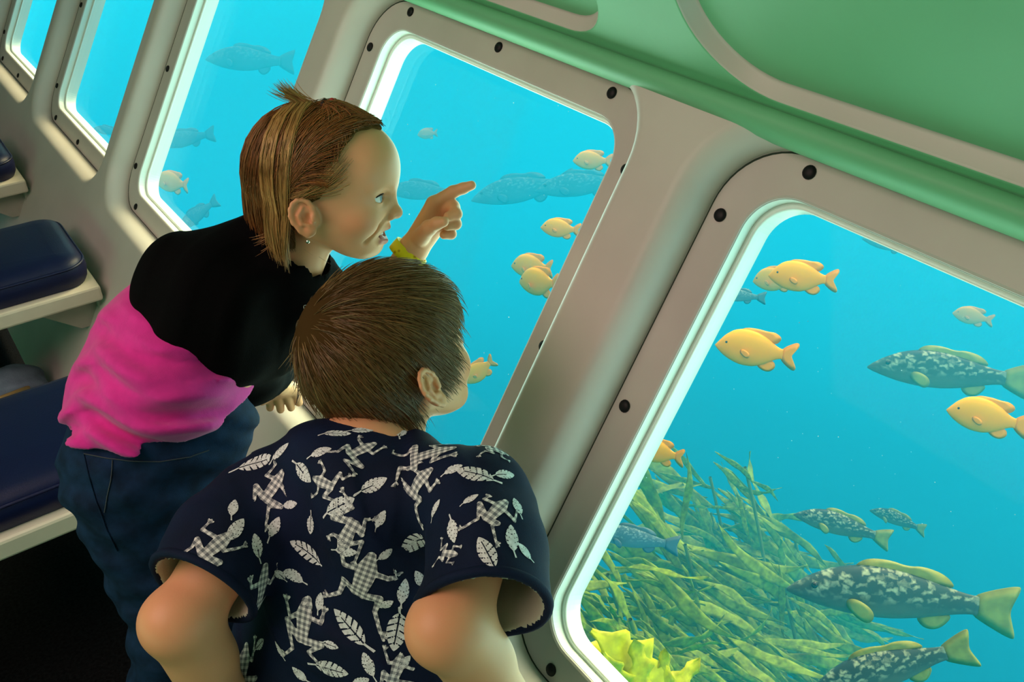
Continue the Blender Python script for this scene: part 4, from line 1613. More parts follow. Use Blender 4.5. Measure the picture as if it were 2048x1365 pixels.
# stitched hems round the two sleeve ends
for c_, a_, mt in ((sl_end_l, sl_end_l - b_sh_l, M['shirt']), (sl_end_r, sl_end_r - b_sh_r, M['shirt'])):
    a_ = a_ / np.linalg.norm(a_)
    e1 = np.cross(a_, T_ax); e1 /= np.linalg.norm(e1)
    e2 = np.cross(a_, e1)
    c0 = c_ - a_ * 0.003
    rs = np.linspace(0.030, 0.066, 73)
    ring = []
    for t in np.linspace(0, 2 * math.pi, 61):
        d_ = e1 * math.cos(t) + e2 * math.sin(t)
        val = shirt_solid((c0 + rs[:, None] * d_).astype(np.float32))
        i_ = int(np.argmax(val > 0)) if (val > 0).any() else len(rs) - 1
        ring.append(rs[i_])
    ring = np.array(ring)
    for _ in range(3):
        ring = (np.roll(ring[:-1], 1) + 2 * ring[:-1] + np.roll(ring[:-1], -1)) / 4
        ring = np.append(ring, ring[0])
    cvh = np.array([c0 + (r_ - 0.003) * (e1 * math.cos(t) + e2 * math.sin(t)) for r_, t in zip(ring, np.linspace(0, 2 * math.pi, 61))])[None]
    hv_, hf_, _ = strands_mesh(cvh, np.full((1, 61), 0.0048), np.zeros((1, 3)), 8)
    finish('sleeve_hem', fast_mesh('sleeve_hem', hv_, hf_), mt, shirt)


# collar band round the neck
def collar(p):
    a = b_neck_base + (bO - b_neck_base) * 0.16
    up = (bO - b_neck_base) / np.linalg.norm(bO - b_neck_base)
    d = cone(p, b_neck_base - up * 0.03, b_neck_base + up * 0.06, 0.070, 0.054)
    s = np.maximum(d, -(d + 0.008))
    return np.maximum(np.maximum(s, plane(p, b_neck_base + up * 0.036, up)), plane(p, b_neck_base - up * 0.02, -up))


surf_obj('collar', collar, b_neck_base - 0.11, b_neck_base + 0.11, 0.003, M['shirt'], shirt)


# trousers and shoes, below the frame
def boy_pants(p):
    d = ell_o(p, b_pel - T_ax * 0.01, (0.108, 0.10, 0.082), B_AX)
    for hip, kn, an in b_legs:
        d = sm(d, chain(p, [hip, kn, an], [0.072, 0.058, 0.050], 0.015), 0.02)
    return d


surf_obj('trousers', boy_pants, (-0.14, 0.33, 0.03), (0.45, 0.90, 0.75), 0.006, M['denim'], boy)
for hip, kn, an in b_legs:
    c = an * np.array([1, 1, 0])

    def shoe(p, c=c):
        d = sm(ell(p, c + np.array([0.022, 0.01, 0.028]), (0.085, 0.036, 0.030)), ell(p, c + np.array([-0.02, 0, 0.045]), (0.038, 0.034, 0.045)), 0.02)
        return np.maximum(d, 0.004 - p[:, 2])
    surf_obj('shoe', shoe, c + np.array([-0.09, -0.06, -0.01]), c + np.array([0.14, 0.06, 0.12]), 0.006, M['shoe'], boy)


# ---- the print: frogs in gingham and cut leaves, laid on the cloth
def mat_gingham():
    m, n, l = new_mat('gingham_print')
    b = n['Principled BSDF']
    b.inputs['Roughness'].default_value = 0.85
    b.inputs['Specular IOR Level'].default_value = 0.1
    uv = n.new('ShaderNodeUVMap')
    sp = n.new('ShaderNodeSeparateXYZ')
    l.new(uv.outputs[0], sp.inputs[0])
    outs = []
    for ax_ in ('X', 'Y'):
        mu = n.new('ShaderNodeMath'); mu.operation = 'MULTIPLY'; mu.inputs[1].default_value = 1 / 0.0062
        fr_ = n.new('ShaderNodeMath'); fr_.operation = 'FRACT'
        gt = n.new('ShaderNodeMath'); gt.operation = 'GREATER_THAN'; gt.inputs[1].default_value = 0.5
        l.new(sp.outputs[ax_], mu.inputs[0]); l.new(mu.outputs[0], fr_.inputs[0]); l.new(fr_.outputs[0], gt.inputs[0])
        outs.append(gt.outputs[0])
    ad = n.new('ShaderNodeMath'); ad.operation = 'ADD'
    l.new(outs[0], ad.inputs[0]); l.new(outs[1], ad.inputs[1])
    mr = n.new('ShaderNodeMapRange'); mr.inputs['From Max'].default_value = 2.0
    l.new(ad.outputs[0], mr.inputs['Value'])
    r_ = n.new('ShaderNodeValToRGB')
    r_.color_ramp.interpolation = 'CONSTANT'
    r_.color_ramp.elements[0].color = (0.16, 0.17, 0.20, 1)
    e = r_.color_ramp.elements.new(0.4); e.color = (0.44, 0.44, 0.46, 1)
    r_.color_ramp.elements[-1].position = 0.9
    r_.color_ramp.elements[-1].color = (0.86, 0.85, 0.84, 1)
    l.new(mr.outputs[0], r_.inputs['Fac'])
    l.new(r_.outputs['Color'], b.inputs['Base Color'])
    return m


M['gingham'] = mat_gingham()
M['print_white'] = mat_basic('white_print', (0.74, 0.75, 0.78), 0.85, 0.1, noise=0.22, noise_scale=260)


def cap2(x, y, a, b, ra, rb):
    a, b = np.array(a), np.array(b)
    ab = b - a
    t = np.clip(((x - a[0]) * ab[0] + (y - a[1]) * ab[1]) / (ab @ ab + 1e-12), 0, 1)
    return np.hypot(x - a[0] - t * ab[0], y - a[1] - t * ab[1]) - (ra + (rb - ra) * t)


def frog2d(x, y, rg):
    d = cap2(x, y, (0, 0.22), (0, -0.10), 0.125, 0.085)
    d = np.minimum(d, cap2(x, y, (0, 0.30), (0, 0.42), 0.105, 0.060))
    for sg in (-1, 1):
        j = rg.normal(size=6) * 0.05
        e = (sg * (0.24 + j[0]), 0.16 + j[1])
        h = (sg * (0.30 + j[2]), 0.36 + j[3])
        d = np.minimum(d, cap2(x, y, (sg * 0.09, 0.22), e, 0.040, 0.030))
        d = np.minimum(d, cap2(x, y, e, h, 0.030, 0.022))
        for k in (-0.5, 0.1, 0.7):
            d = np.minimum(d, cap2(x, y, h, (h[0] + 0.085 * math.sin(k * sg), h[1] + 0.085 * math.cos(k)), 0.014, 0.018))
        kn = (sg * (0.27 + j[4]), -0.06 + j[5])
        an = (sg * (0.15 + j[2]), -0.30 + j[0])
        ft = (sg * (0.33 + j[1]), -0.43 + j[3])
        d = np.minimum(d, cap2(x, y, (sg * 0.05, -0.13), kn, 0.060, 0.048))
        d = np.minimum(d, cap2(x, y, kn, an, 0.044, 0.028))
        d = np.minimum(d, cap2(x, y, an, ft, 0.028, 0.022))
        for k in (-0.7, 0.0, 0.7):
            d = np.minimum(d, cap2(x, y, ft, (ft[0] + sg * 0.085 * math.cos(k), ft[1] - 0.085 * math.sin(k + 0.4)), 0.014, 0.018))
    return d


def leaf2d(x, y, rg):
    w = 0.24 * np.clip(1 - ((y - 0.05) / 0.45) ** 2, 0, 1) ** 0.8 * (1 - 0.25 * (y + 0.4))
    d = np.maximum(np.abs(x) - w, np.abs(y - 0.05) - 0.45) * 0.8
    for i in range(5):
        y0 = -0.28 + 0.15 * i
        for sg in (-1, 1):
            d = np.maximum(d, -cap2(x, y, (sg * 0.02, y0), (sg * 0.34, y0 + 0.16), 0.012, 0.028))
    d = np.maximum(d, -cap2(x, y, (0.0, -0.5), (0.01, 0.36), 0.020, 0.012))
    d = np.minimum(d, cap2(x, y, (0.0, -0.40), (0.05, -0.62), 0.022, 0.030))
    return d


sb = BVHTree.FromPolygons([tuple(q) for q in vc], [tuple(q) for q in pol.reshape(-1, 4)])


def motif(kind, px, py, length_px, ang, seed):
    h, nn = cam_hit(sb, px, py)
    if h is None or np.linalg.norm(h - CAM) > 1.4:
        return
    k = (h - CAM) @ FWD
    L = length_px * k / FPX
    up = UPV * math.cos(math.radians(ang)) + RGT * math.sin(math.radians(ang))
    if nn @ (CAM - h) < 0:
        nn = -nn
    T2 = up - nn * (up @ nn); T2 /= np.linalg.norm(T2)
    T1 = np.cross(T2, nn)
    cell = 0.0011
    ext = 0.62 * L
    g = np.arange(-ext, ext + cell, cell)
    nX = len(g)
    X, Y = np.meshgrid(g, g, indexing='ij')
    fn = frog2d if kind == 'frog' else leaf2d

    def F(x, y):
        return fn(x / L, y / L, np.random.default_rng(seed)) * L
    D = F(X, Y)
    ctr = F(X[:-1, :-1] + cell / 2, Y[:-1, :-1] + cell / 2)
    ii, jj = np.nonzero(ctr < 0.0002)
    if not len(ii):
        return
    used = np.zeros((nX, nX), bool)
    for a in (0, 1):
        for b in (0, 1):
            used[ii + a, jj + b] = True
    ui, uj = np.nonzero(used)
    idx = np.full((nX, nX), -1)
    idx[ui, uj] = np.arange(len(ui))
    x, y = X[ui, uj].copy(), Y[ui, uj].copy()
    # pull border vertices onto the outline
    full = np.zeros((nX, nX), int)
    for a in (0, 1):
        for b in (0, 1):
            np.add.at(full, (ii + a, jj + b), 1)
    bd = full[ui, uj] < 4
    e = cell * 0.3
    for _ in range(2):
        d0 = F(x, y)
        gx = (F(x + e, y) - F(x - e, y)) / (2 * e)
        gy = (F(x, y + e) - F(x, y - e)) / (2 * e)
        gl = gx * gx + gy * gy + 1e-6
        mv = np.clip(d0 / gl, -cell, cell) * bd
        x -= mv * gx
        y -= mv * gy
    P3 = h + T1 * x[:, None] + T2 * y[:, None]
    V3 = []
    okv = np.ones(len(P3), bool)
    for i, q in enumerate(P3):
        loc, no, _, dist = sb.find_nearest(Vector(q))
        no = np.array(no)
        if no @ (CAM - h) < -0.0 and dist > 0.03:
            okv[i] = False
        q2 = np.array(loc)
        if no @ nn < 0.15 or dist > 0.022:
            okv[i] = False
        V3.append(q2 + no * 0.0007)
    okv &= shirt_solid(np.array(V3, dtype=np.float32)) > -0.004
    Q = np.stack([idx[ii, jj], idx[ii + 1, jj], idx[ii + 1, jj + 1], idx[ii, jj + 1]], 1)
    Q = Q[okv[Q].all(1)]
    A3 = np.array(V3)
    if len(Q):
        Q = Q[np.max([np.linalg.norm(A3[Q[:, i]] - A3[Q[:, (i + 1) % 4]], axis=1) for i in range(4)], axis=0) < cell * 3.0]
    if not len(Q):
        return
    name = 'frog_print' if kind == 'frog' else 'leaf_print'
    me = fast_mesh(name, np.array(V3), Q)
    o = finish(name, me, M['gingham'] if kind == 'frog' else M['print_white'], shirt, True)
    uvl = me.uv_layers.new(name='UVMap')
    uvs = np.stack([x, y], 1)
    li = np.empty(len(me.loops), dtype=np.int32)
    me.loops.foreach_get('vertex_index', li)
    uvl.data.foreach_set('uv', uvs[li].astype(np.float32).ravel())


FROGS = [(790, 1350, 110, 20), (985, 900, 80, 60), (712, 906, 105, 35), (846, 913, 150, 85), (540, 985, 120, 30), (655, 970, 95, -70), (832, 975, 130, 40), (700, 1060, 130, -150), (420, 1102, 125, 40),
         (520, 1197, 150, 4), (722, 1172, 185, 25), (606, 1262, 150, 12), (487, 1345, 120, -20), (985, 1030, 120, 30), (1010, 1190, 110, -20), (900, 1185, 80, 75),
         (452, 1175, 80, 30), (893, 1108, 70, 110)]
LEAVES = [(560, 905, 55, 60), (880, 885, 50, 75), (640, 1205, 46, 20), (560, 1150, 40, -40), (770, 1210, 44, 50), (660, 1290, 40, 100), (840, 1160, 46, -30), (520, 1290, 44, 60), (905, 1060, 60, 150), (1035, 1015, 50, 20), (945, 1150, 52, 70), (430, 1165, 40, 0), (760, 1040, 44, 30), (580, 1010, 40, 80), (1060, 1180, 46, 10), (720, 1365, 50, 60), (600, 1350, 44, -50), (509, 928, 85, 75), (672, 868, 60, 70), (722, 862, 50, 60), (801, 866, 60, 10), (606, 944, 70, 120), (745, 972, 65, 60), (676, 1014, 80, 65), (622, 1048, 48, 200),
          (470, 1062, 62, 35), (548, 1056, 52, 35), (514, 1095, 56, -10), (618, 1106, 95, -70), (690, 1103, 55, 85), (834, 1082, 98, -135), (590, 1152, 55, -60),
          (702, 1258, 105, -45), (795, 1258, 100, 190), (806, 1186, 58, 10), (459, 1275, 85, 35), (660, 1338, 85, 90), (738, 1332, 60, -20), (806, 1328, 45, 40),
          (955, 950, 90, -60), (1008, 950, 55, 60), (975, 1108, 85, -20), (1024, 1080, 66, 15), (466, 1018, 46, 10), (1050, 1105, 45, -30), (880, 1290, 40, 0), (640, 905, 50, 75),
          (905, 940, 45, 60), (940, 1000, 40, 40), (870, 1020, 45, 10), (560, 1300, 40, -30), (770, 1110, 40, 60)]
for i, (x, y, L, a) in enumerate(FROGS):
    motif('frog', x, y, L, a, 100 + i)
for i, (x, y, L, a) in enumerate(LEAVES):
    motif('leaf', x, y, L, a, 300 + i)

# =================================================================== fish
rng = np.random.default_rng(5)


def mat_fish(name, back, side, belly, spots=None, spot_scale=14.0, rough=0.45):
    """colour by height on the body (Object coordinates, z up) with optional pale blotches"""
    m, n, l = new_mat(name)
    b = n['Principled BSDF']
    b.inputs['Roughness'].default_value = rough
    b.inputs['Specular IOR Level'].default_value = 0.15
    tc = n.new('ShaderNodeTexCoord')
    sp = n.new('ShaderNodeSeparateXYZ')
    l.new(tc.outputs['Object'], sp.inputs[0])
    no = n.new('ShaderNodeTexNoise')
    no.inputs['Scale'].default_value = 9
    l.new(tc.outputs['Object'], no.inputs['Vector'])
    ad = n.new('ShaderNodeMath'); ad.operation = 'MULTIPLY_ADD'
    ad.inputs[1].default_value = 0.06
    l.new(no.outputs['Fac'], ad.inputs[0])
    l.new(sp.outputs['Z'], ad.inputs[2])
    mr = n.new('ShaderNodeMapRange')
    mr.inputs['From Min'].default_value = -0.14
    mr.inputs['From Max'].default_value = 0.18
    l.new(ad.outputs[0], mr.inputs['Value'])
    r = n.new('ShaderNodeValToRGB')
    r.color_ramp.elements[0].color = (*belly, 1)
    e = r.color_ramp.elements.new(0.5); e.color = (*side, 1)
    r.color_ramp.elements[-1].color = (*back, 1)
    l.new(mr.outputs['Result'], r.inputs['Fac'])
    src = r.outputs['Color']
    if spots:
        mp = n.new('ShaderNodeMapping')
        mp.inputs['Scale'].default_value = (spot_scale * 1.5, spot_scale * 0.6, spot_scale * 2.6)
        nd = n.new('ShaderNodeTexNoise')
        nd.inputs['Scale'].default_value = 22
        nd.inputs['Detail'].default_value = 3
        l.new(tc.outputs['Object'], nd.inputs['Vector'])
        vm = n.new('ShaderNodeVectorMath'); vm.operation = 'MULTIPLY_ADD'
        vm.inputs[1].default_value = (0.09, 0.09, 0.06)
        l.new(nd.outputs['Color'], vm.inputs[0]); l.new(tc.outputs['Object'], vm.inputs[2])
        l.new(vm.outputs[0], mp.inputs['Vector'])
        vo = n.new('ShaderNodeTexVoronoi')
        vo.inputs['Randomness'].default_value = 0.9
        vo.feature = 'F1'
        vo.distance = 'CHEBYCHEV'
        vo.inputs['Scale'].default_value = 1.0
        l.new(mp.outputs[0], vo.inputs['Vector'])
        vr = n.new('ShaderNodeValToRGB')
        vr.color_ramp.elements[0].position = 0.10
        vr.color_ramp.elements[0].color = (1, 1, 1, 1)
        vr.color_ramp.elements[1].position = 0.42
        vr.color_ramp.elements[1].color = (0, 0, 0, 1)
        l.new(vo.outputs['Distance'], vr.inputs['Fac'])
        # blotches stay on the upper half
        up = n.new('ShaderNodeMapRange')
        up.inputs['From Min'].default_value = -0.035
        up.inputs['From Max'].default_value = 0.02
        l.new(sp.outputs['Z'], up.inputs['Value'])
        mu = n.new('ShaderNodeMath'); mu.operation = 'MULTIPLY'
        l.new(vr.outputs['Color'], mu.inputs[0]); l.new(up.outputs['Result'], mu.inputs[1])
        mx = n.new('ShaderNodeMix'); mx.data_type = 'RGBA'
        l.new(mu.outputs[0], mx.inputs['Factor'])
        l.new(src, mx.inputs['A'])
        mx.inputs['B'].default_value = (*spots, 1)
        src = mx.outputs['Result']
    l.new(src, b.inputs['Base Color'])
    return m


M['garibaldi'] = mat_fish('garibaldi_orange', (0.95, 0.40, 0.001), (0.95, 0.34, 0.001), (0.88, 0.36, 0.01))
M['gari_fin'] = mat_basic('orange_fin', (0.95, 0.32, 0.002), 0.5, 0.3)
M['bass'] = mat_fish('mottled_bass', (0.018, 0.040, 0.050), (0.050, 0.085, 0.075), (0.22, 0.26, 0.16), (0.36, 0.42, 0.26), 13)
M['bass_fin'] = mat_basic('olive_fin', (0.26, 0.28, 0.05), 0.5, 0.3, noise=0.2)
M['bass_haze_tint'] = mat_fish('haze_tinted_bass', (0.05, 0.13, 0.17), (0.09, 0.19, 0.23), (0.22, 0.32, 0.32), (0.26, 0.38, 0.38), 15)  # distance haze put into these paler blue-grey body colours
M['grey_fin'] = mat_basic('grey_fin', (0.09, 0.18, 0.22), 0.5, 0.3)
M['fish_eye'] = mat_basic('fish_eye', (0.01, 0.01, 0.012), 0.15, 0.6)


def fish_body(stations, N=20):
    """stations: (x, z centre, half height, half width) from snout (+x) to tail root"""
    st = np.array(stations)
    xs = np.linspace(0, 1, 26)
    s = np.linspace(0, 1, len(st))
    I = [np.interp(xs, s, st[:, i]) for i in range(4)]
    for i in (1, 2, 3):                                 # soften
        I[i][1:-1] = (I[i][:-2] + 2 * I[i][1:-1] + I[i][2:]) / 4
    loops = []
    for x, zc, hh, hw in zip(*I):
        loops.append([(x, hw * math.cos(a), zc + hh * math.sin(a)) for a in np.linspace(0, 2 * math.pi, N + 1)[:-1]])
    v, f = loft(loops)
    n = len(v)
    f.append(tuple(range(N))[::-1])
    f.append(tuple(range(n - N, n)))
    return v, f


def fin_mesh(outline, th=0.006, off=(0, 0, 0), ax=None):
    """outline in the fish's x-z plane; thick in the middle, sharp at the rim"""
    o = np.array(outline, float)
    c = o.mean(0)
    n = len(o)
    mid = c + (o - c) * 0.55
    v = [(p[0], 0, p[1]) for p in o] + [(p[0], th, p[1]) for p in mid] + [(p[0], -th, p[1]) for p in mid] + [(c[0], th, c[1]), (c[0], -th, c[1])]
    f = []
    for i in range(n):
        j = (i + 1) % n
        f += [(i, j, n + j, n + i), (j, i, 2 * n + i, 2 * n + j), (n + i, n + j, 3 * n), (2 * n + j, 2 * n + i, 3 * n + 1)]
    v = np.array(v)
    if ax is not None:
        v = v @ np.array(ax)
    return v + np.array(off), f


def arc(pts, n=5):
    """smooth a closed outline"""
    p = np.array(pts, float)
    for _ in range(2):
        q = []
        for i in range(len(p)):
            a, b = p[i], p[(i + 1) % len(p)]
            q += [a * 0.75 + b * 0.25, a * 0.25 + b * 0.75]
        p = np.array(q)
    return p


def bend_tail(v, k):
    v = np.array(v, float)
    t = np.clip(0.1 - v[:, 0], 0, None)
    v[:, 1] += k * t * t
    return v


def build_fish(name, kind):
    root = empty(name)
    if kind == 'gari':
        st = [(0.50, -0.010, 0.006, 0.006), (0.46, -0.004, 0.055, 0.035), (0.40, 0.012, 0.120, 0.060), (0.30, 0.025, 0.190, 0.082), (0.17, 0.020, 0.228, 0.090),
              (0.02, 0.010, 0.222, 0.080), (-0.12, 0.004, 0.165, 0.058), (-0.22, 0.004, 0.092, 0.036), (-0.29, 0.004, 0.062, 0.022), (-0.32, 0.004, 0.066, 0.012)]
        bm_, fm_ = M['garibaldi'], M['gari_fin']
        tail = arc([(-0.29, 0.055), (-0.36, 0.12), (-0.47, 0.185), (-0.50, 0.14), (-0.45, 0.05), (-0.42, 0.0), (-0.45, -0.05), (-0.50, -0.14), (-0.47, -0.185), (-0.36, -0.12), (-0.29, -0.05)])
        dorsal = arc([(0.24, 0.20), (0.18, 0.262), (0.02, 0.268), (-0.10, 0.25), (-0.20, 0.255), (-0.29, 0.19), (-0.22, 0.10), (-0.10, 0.13), (0.05, 0.18)])
        anal = arc([(-0.02, -0.17), (-0.10, -0.235), (-0.20, -0.245), (-0.27, -0.17), (-0.22, -0.085), (-0.10, -0.12)])
        pect, pz, px_, eye_ = 0.13, -0.03, 0.20, (0.375, 0.062, 0.055)
    else:
        st = [(0.50, -0.020, 0.006, 0.006), (0.47, -0.014, 0.026, 0.022), (0.40, -0.002, 0.062, 0.042), (0.30, 0.008, 0.100, 0.058), (0.17, 0.012, 0.124, 0.066),
              (0.03, 0.008, 0.122, 0.062), (-0.10, 0.004, 0.098, 0.048), (-0.22, 0.004, 0.064, 0.031), (-0.30, 0.004, 0.046, 0.021), (-0.34, 0.004, 0.046, 0.012)]
        bm_, fm_ = (M['bass'], M['bass_fin']) if kind == 'bass' else (M['bass_haze_tint'], M['grey_fin'])
        tail = arc([(-0.31, 0.045), (-0.38, 0.085), (-0.49, 0.130), (-0.50, 0.11), (-0.475, 0.03), (-0.47, 0.0), (-0.475, -0.03), (-0.50, -0.11), (-0.49, -0.130), (-0.38, -0.08), (-0.31, -0.038)])
        dorsal = arc([(0.22, 0.105), (0.17, 0.165), (0.06, 0.170), (-0.03, 0.145), (-0.10, 0.155), (-0.20, 0.125), (-0.25, 0.06), (-0.10, 0.085), (0.05, 0.115)])
        anal = arc([(-0.08, -0.085), (-0.13, -0.145), (-0.20, -0.135), (-0.25, -0.055), (-0.16, -0.06)])
        pect, pz, px_, eye_ = 0.12, -0.035, 0.24, (0.385, 0.043, 0.030)
    v, f = fish_body(st)
    k = float(rng.uniform(-0.35, 0.35))
    body = mesh_obj('body', bend_tail(v, k), f, bm_, root)
    for nm, ol in (('tail_fin', tail), ('dorsal_fin', dorsal), ('anal_fin', anal)):
        v, f = fin_mesh(ol, 0.0045)
        mesh_obj(nm, bend_tail(v, k), f, fm_, root)
    po = arc([(0, 0.022), (-0.05, 0.045), (-pect, 0.030), (-pect * 1.05, -0.02), (-pect * 0.7, -0.055), (0, -0.022)])
    for sg in (-1, 1):
        v, f = fin_mesh(po, 0.003)
        ca, sa = math.cos(math.radians(28 * sg)), math.sin(math.radians(28 * sg))
        v = np.stack([v[:, 0] * ca + v[:, 1] * sa, -v[:, 0] * sa + v[:, 1] * ca, v[:, 2] + 0.25 * v[:, 0]], 1)
        w_ = np.interp(px_, [st_[0] for st_ in st][::-1], [st_[3] for st_ in st][::-1])
        mesh_obj('pectoral_fin', v + np.array([px_, sg * w_ * 0.96, pz]), f, fm_, root)
        bm = bmesh.new()
        bmesh.ops.create_uvsphere(bm, u_segments=10, v_segments=6, radius=0.016)
        for q in bm.verts:
            q.co = Vector((q.co.x + eye_[0], q.co.y * 0.6 + sg * eye_[1], q.co.z + eye_[2]))
        bm_obj('eye', bm, M['fish_eye'], root, True)
    return root


PROTO = {}


def put_fish(kind, name, x, y, len_px, k, tilt, yaw, label, group):
    """centre at pixel (x, y), k metres deep; tilt: nose up; yaw: nose turned away from us; negative length: nose to the right"""
    if kind not in PROTO:
        o = PROTO[kind] = build_fish(name, kind)
    else:
        o = copy_tree(PROTO[kind])
        o.name = name
    flip = -1 if len_px < 0 else 1
    L = abs(len_px) * k / FPX / max(0.35, abs(math.cos(math.radians(yaw))))
    t, w = math.radians(tilt), math.radians(yaw)
    X = camv(-flip * math.cos(t) * math.cos(w), math.sin(t) * math.cos(w), math.sin(w))
    A = frame_from(X, UPV * 0.8 + np.array([0, 0, 0.25]))
    m = Matrix([[A[0][i] * L, A[1][i] * L, A[2][i] * L, 0] for i in range(3)] + [[0, 0, 0, 1]])
    o.matrix_world = Matrix.Translation(Vector(P(x, y, k))) @ m
    tag(o, label, 'fish', group)
    return o


GG, BG = 'orange garibaldi fish outside the windows', 'mottled bass outside the windows'
for a in [
    (1606, 556, 132, 2.35, 6, 12, 'bright orange garibaldi overlapping a second one, near the top bolt of the window'),
    (1553, 560, 75, 3.0, 0, 45, 'paler orange garibaldi half hidden behind a brighter one'),
    (1512, 701, 160, 2.2, 9, 8, 'pale orange garibaldi in clear side view, left below the overlapping pair'),
    (1946, 634, 72, 4.6, 14, 20, 'small hazy yellow-green garibaldi above the spotted bass'),
    (1976, 836, 150, 2.0, 12, 15, 'large yellow-orange garibaldi under the tail of the spotted bass'),
    (1318, 905, 100, 2.1, 10, 25, 'dull orange garibaldi cut by the window edge above the kelp'),
    (1186, 322, 80, 4.4, 4, 15, 'hazy yellow garibaldi just above the dark bass shoal'),
    (1122, 458, 82, 3.2, 6, 10, 'small yellow-orange garibaldi below the dark bass shoal'),
    (1066, 535, 88, 3.2, 8, 35, 'orange garibaldi behind its twin beside the window pillar'),
    (1081, 566, 84, 2.7, 8, 48, 'front orange garibaldi of the pair beside the window pillar'),
    (960, 742, 80, 2.8, -38, 20, 'orange garibaldi mostly hidden by the face of the boy'),
    (856, 268, 44, 9.0, 0, 20, 'very faint far garibaldi above the girl and her hand'),
    (346, 366, 86, 6.5, 12, 20, 'faint yellowish garibaldi low in the window behind the girl'),
]:
    put_fish('gari', 'garibaldi_fish', *a, GG)
for a in [
    (1895, 745, 300, 2.9, 6, 10, 'grey-blue bass with pale checks in front of the open blue water'),
    (1683, 1052, 185, 2.5, 14, 10, 'mottled bass swimming at the upper edge of the kelp'),
    (1796, 1040, 88, 3.1, 18, 40, 'small bass alone in blue water beyond the kelp edge'),
    (1795, 1192, 430, 1.80, 4, 6, 'largest mottled bass with olive tail over the kelp'),
    (1775, 1338, 330, 1.55, -22, 8, 'mottled bass diving at the bottom edge, olive tail raised'),
]:
    put_fish('bass', 'kelp_bass', *a, BG)
for a in [
    (1270, 1078, 175, 2.1, 8, 10, 'dark bass deep inside the kelp by the window edge'),
    (1478, 592, 105, 3.2, 6, 10, 'dark bass of which little but the tail clears the window edge'),
    (1376, 716, 60, 3.2, -10, 10, 'small dark fish at the slanting window edge above the kelp'),
    (1775, 490, 100, 5.0, 18, 10, 'faint dark fish just under the top edge of the window'),
    (1045, 380, 210, 8.0, -8, 10, 'dark hazy bass the pointing finger is aimed at'),
    (1165, 370, 190, 7.4, -4, 10, 'dark hazy bass next to the window pillar'),
    (845, 383, 150, 8.5, 4, 10, 'hazy bass between the face and the hand of the girl'),
    (372, 278, 130, 9.5, -6, 15, 'hazy bass with light tail in the window behind the girl'),
    (500, 120, 190, 10.0, 6, 10, 'barely visible big fish high in the window behind the girl'),
    (395, 430, 110, 8.0, -30, 20, 'faint fish slanting down near the shoulder of the girl'),
    (216, 262, 70, 9.0, 10, 10, 'faint fish low in the narrow far window'),
]:
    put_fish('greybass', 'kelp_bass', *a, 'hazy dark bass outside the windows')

# ------------------------------------------------------------------ kelp
M['kelp'] = mat_basic('olive_kelp', (0.19, 0.27, 0.010), 0.6, 0.2, noise=0.5, noise_scale=18)
M['kelp_bright'] = mat_basic('yellow_kelp', (0.55, 0.56, 0.010), 0.45, 0.4, noise=0.25, noise_scale=12)
M['stipe'] = mat_basic('kelp_stipe', (0.16, 0.20, 0.03), 0.5, 0.3)


def blade_mesh(name, mat, seed, wide=0.065, notch=False):
    g = np.random.default_rng(seed)
    n, mN = 14, 5
    ph = g.uniform(0, 6, 4)
    vt, vb = [], []
    for i in range(n):
        t = i / (n - 1)
        w = wide * (math.sin(math.pi * min(1, t * 0.92 + 0.06)) ** (0.8 if notch else 1.15)) * (1 + (0.30 * math.sin(t * 21 + ph[0]) if notch else 0.10 * math.sin(t * 12 + ph[0])))
        cx = 0.06 * math.sin(t * 4 + ph[1])
        cz = (0.05 if notch else 0.09) * math.sin(t * 5 + ph[2]) * t
        for j in range(mN):
            s = j / (mN - 1) * 2 - 1
            z = cz + (0.03 if notch else 0.016) * math.sin(t * 20 + s * 2 + ph[3]) * abs(s)
            th = 0.0018 * (1 - s * s) + 0.0004
            vt.append((t, cx + s * w, z + th))
            vb.append((t, cx + s * w, z - th))
    N = len(vt)
    f = []
    for i in range(n - 1):
        for j in range(mN - 1):
            a = i * mN + j
            f.append((a, a + 1, a + mN + 1, a + mN))
            f.append((N + a, N + a + mN, N + a + mN + 1, N + a + 1))
        f.append((i * mN, (i + 1) * mN, N + (i + 1) * mN, N + i * mN))
        e = i * mN + mN - 1
        f.append((e, N + e, N + e + mN, e + mN))
    me = bpy.data.meshes.new(name)
    me.from_pydata(vt + vb, [], f)
    me.polygons.foreach_set('use_smooth', np.ones(len(me.polygons), dtype=bool))
    me.materials.append(mat)
    return me


BL = [blade_mesh('blade', M['kelp'], i, 0.042 + 0.010 * (i % 3)) for i in range(5)]
BB = [blade_mesh('blade', M['kelp_bright'], 20 + i, 0.16, True) for i in range(3)]
KELP_LABEL = ['olive kelp plant low in the window corner beside the shirt sleeve', 'kelp plant in the middle of the bed under the dark bass',
              'kelp plant at the top of the bed reaching towards the dull orange fish', 'kelp plant under the upper mottled bass', 'kelp plant behind the head of the largest bass',
              'kelp plant right above the yellow frond', 'kelp plant on the far slope of the bed', 'low kelp plant below the largest bass', 'kelp plant at the very bottom beside the diving bass',
              'thin kelp top standing clear in blue water above the bed']
KP = [(1215, 1150, 2.3, 64, 190), (1370, 1090, 2.7, 70, 210), (1420, 955, 3.3, 60, 180), (1590, 1080, 3.3, 54, 180), (1570, 1190, 2.7, 50, 190), (1260, 1240, 2.1, 50, 190),
      (1470, 1040, 3.6, 54, 170), (1510, 1290, 2.5, 48, 190), (1390, 1230, 2.4, 60, 210), (1490, 935, 3.0, 6, 90)]
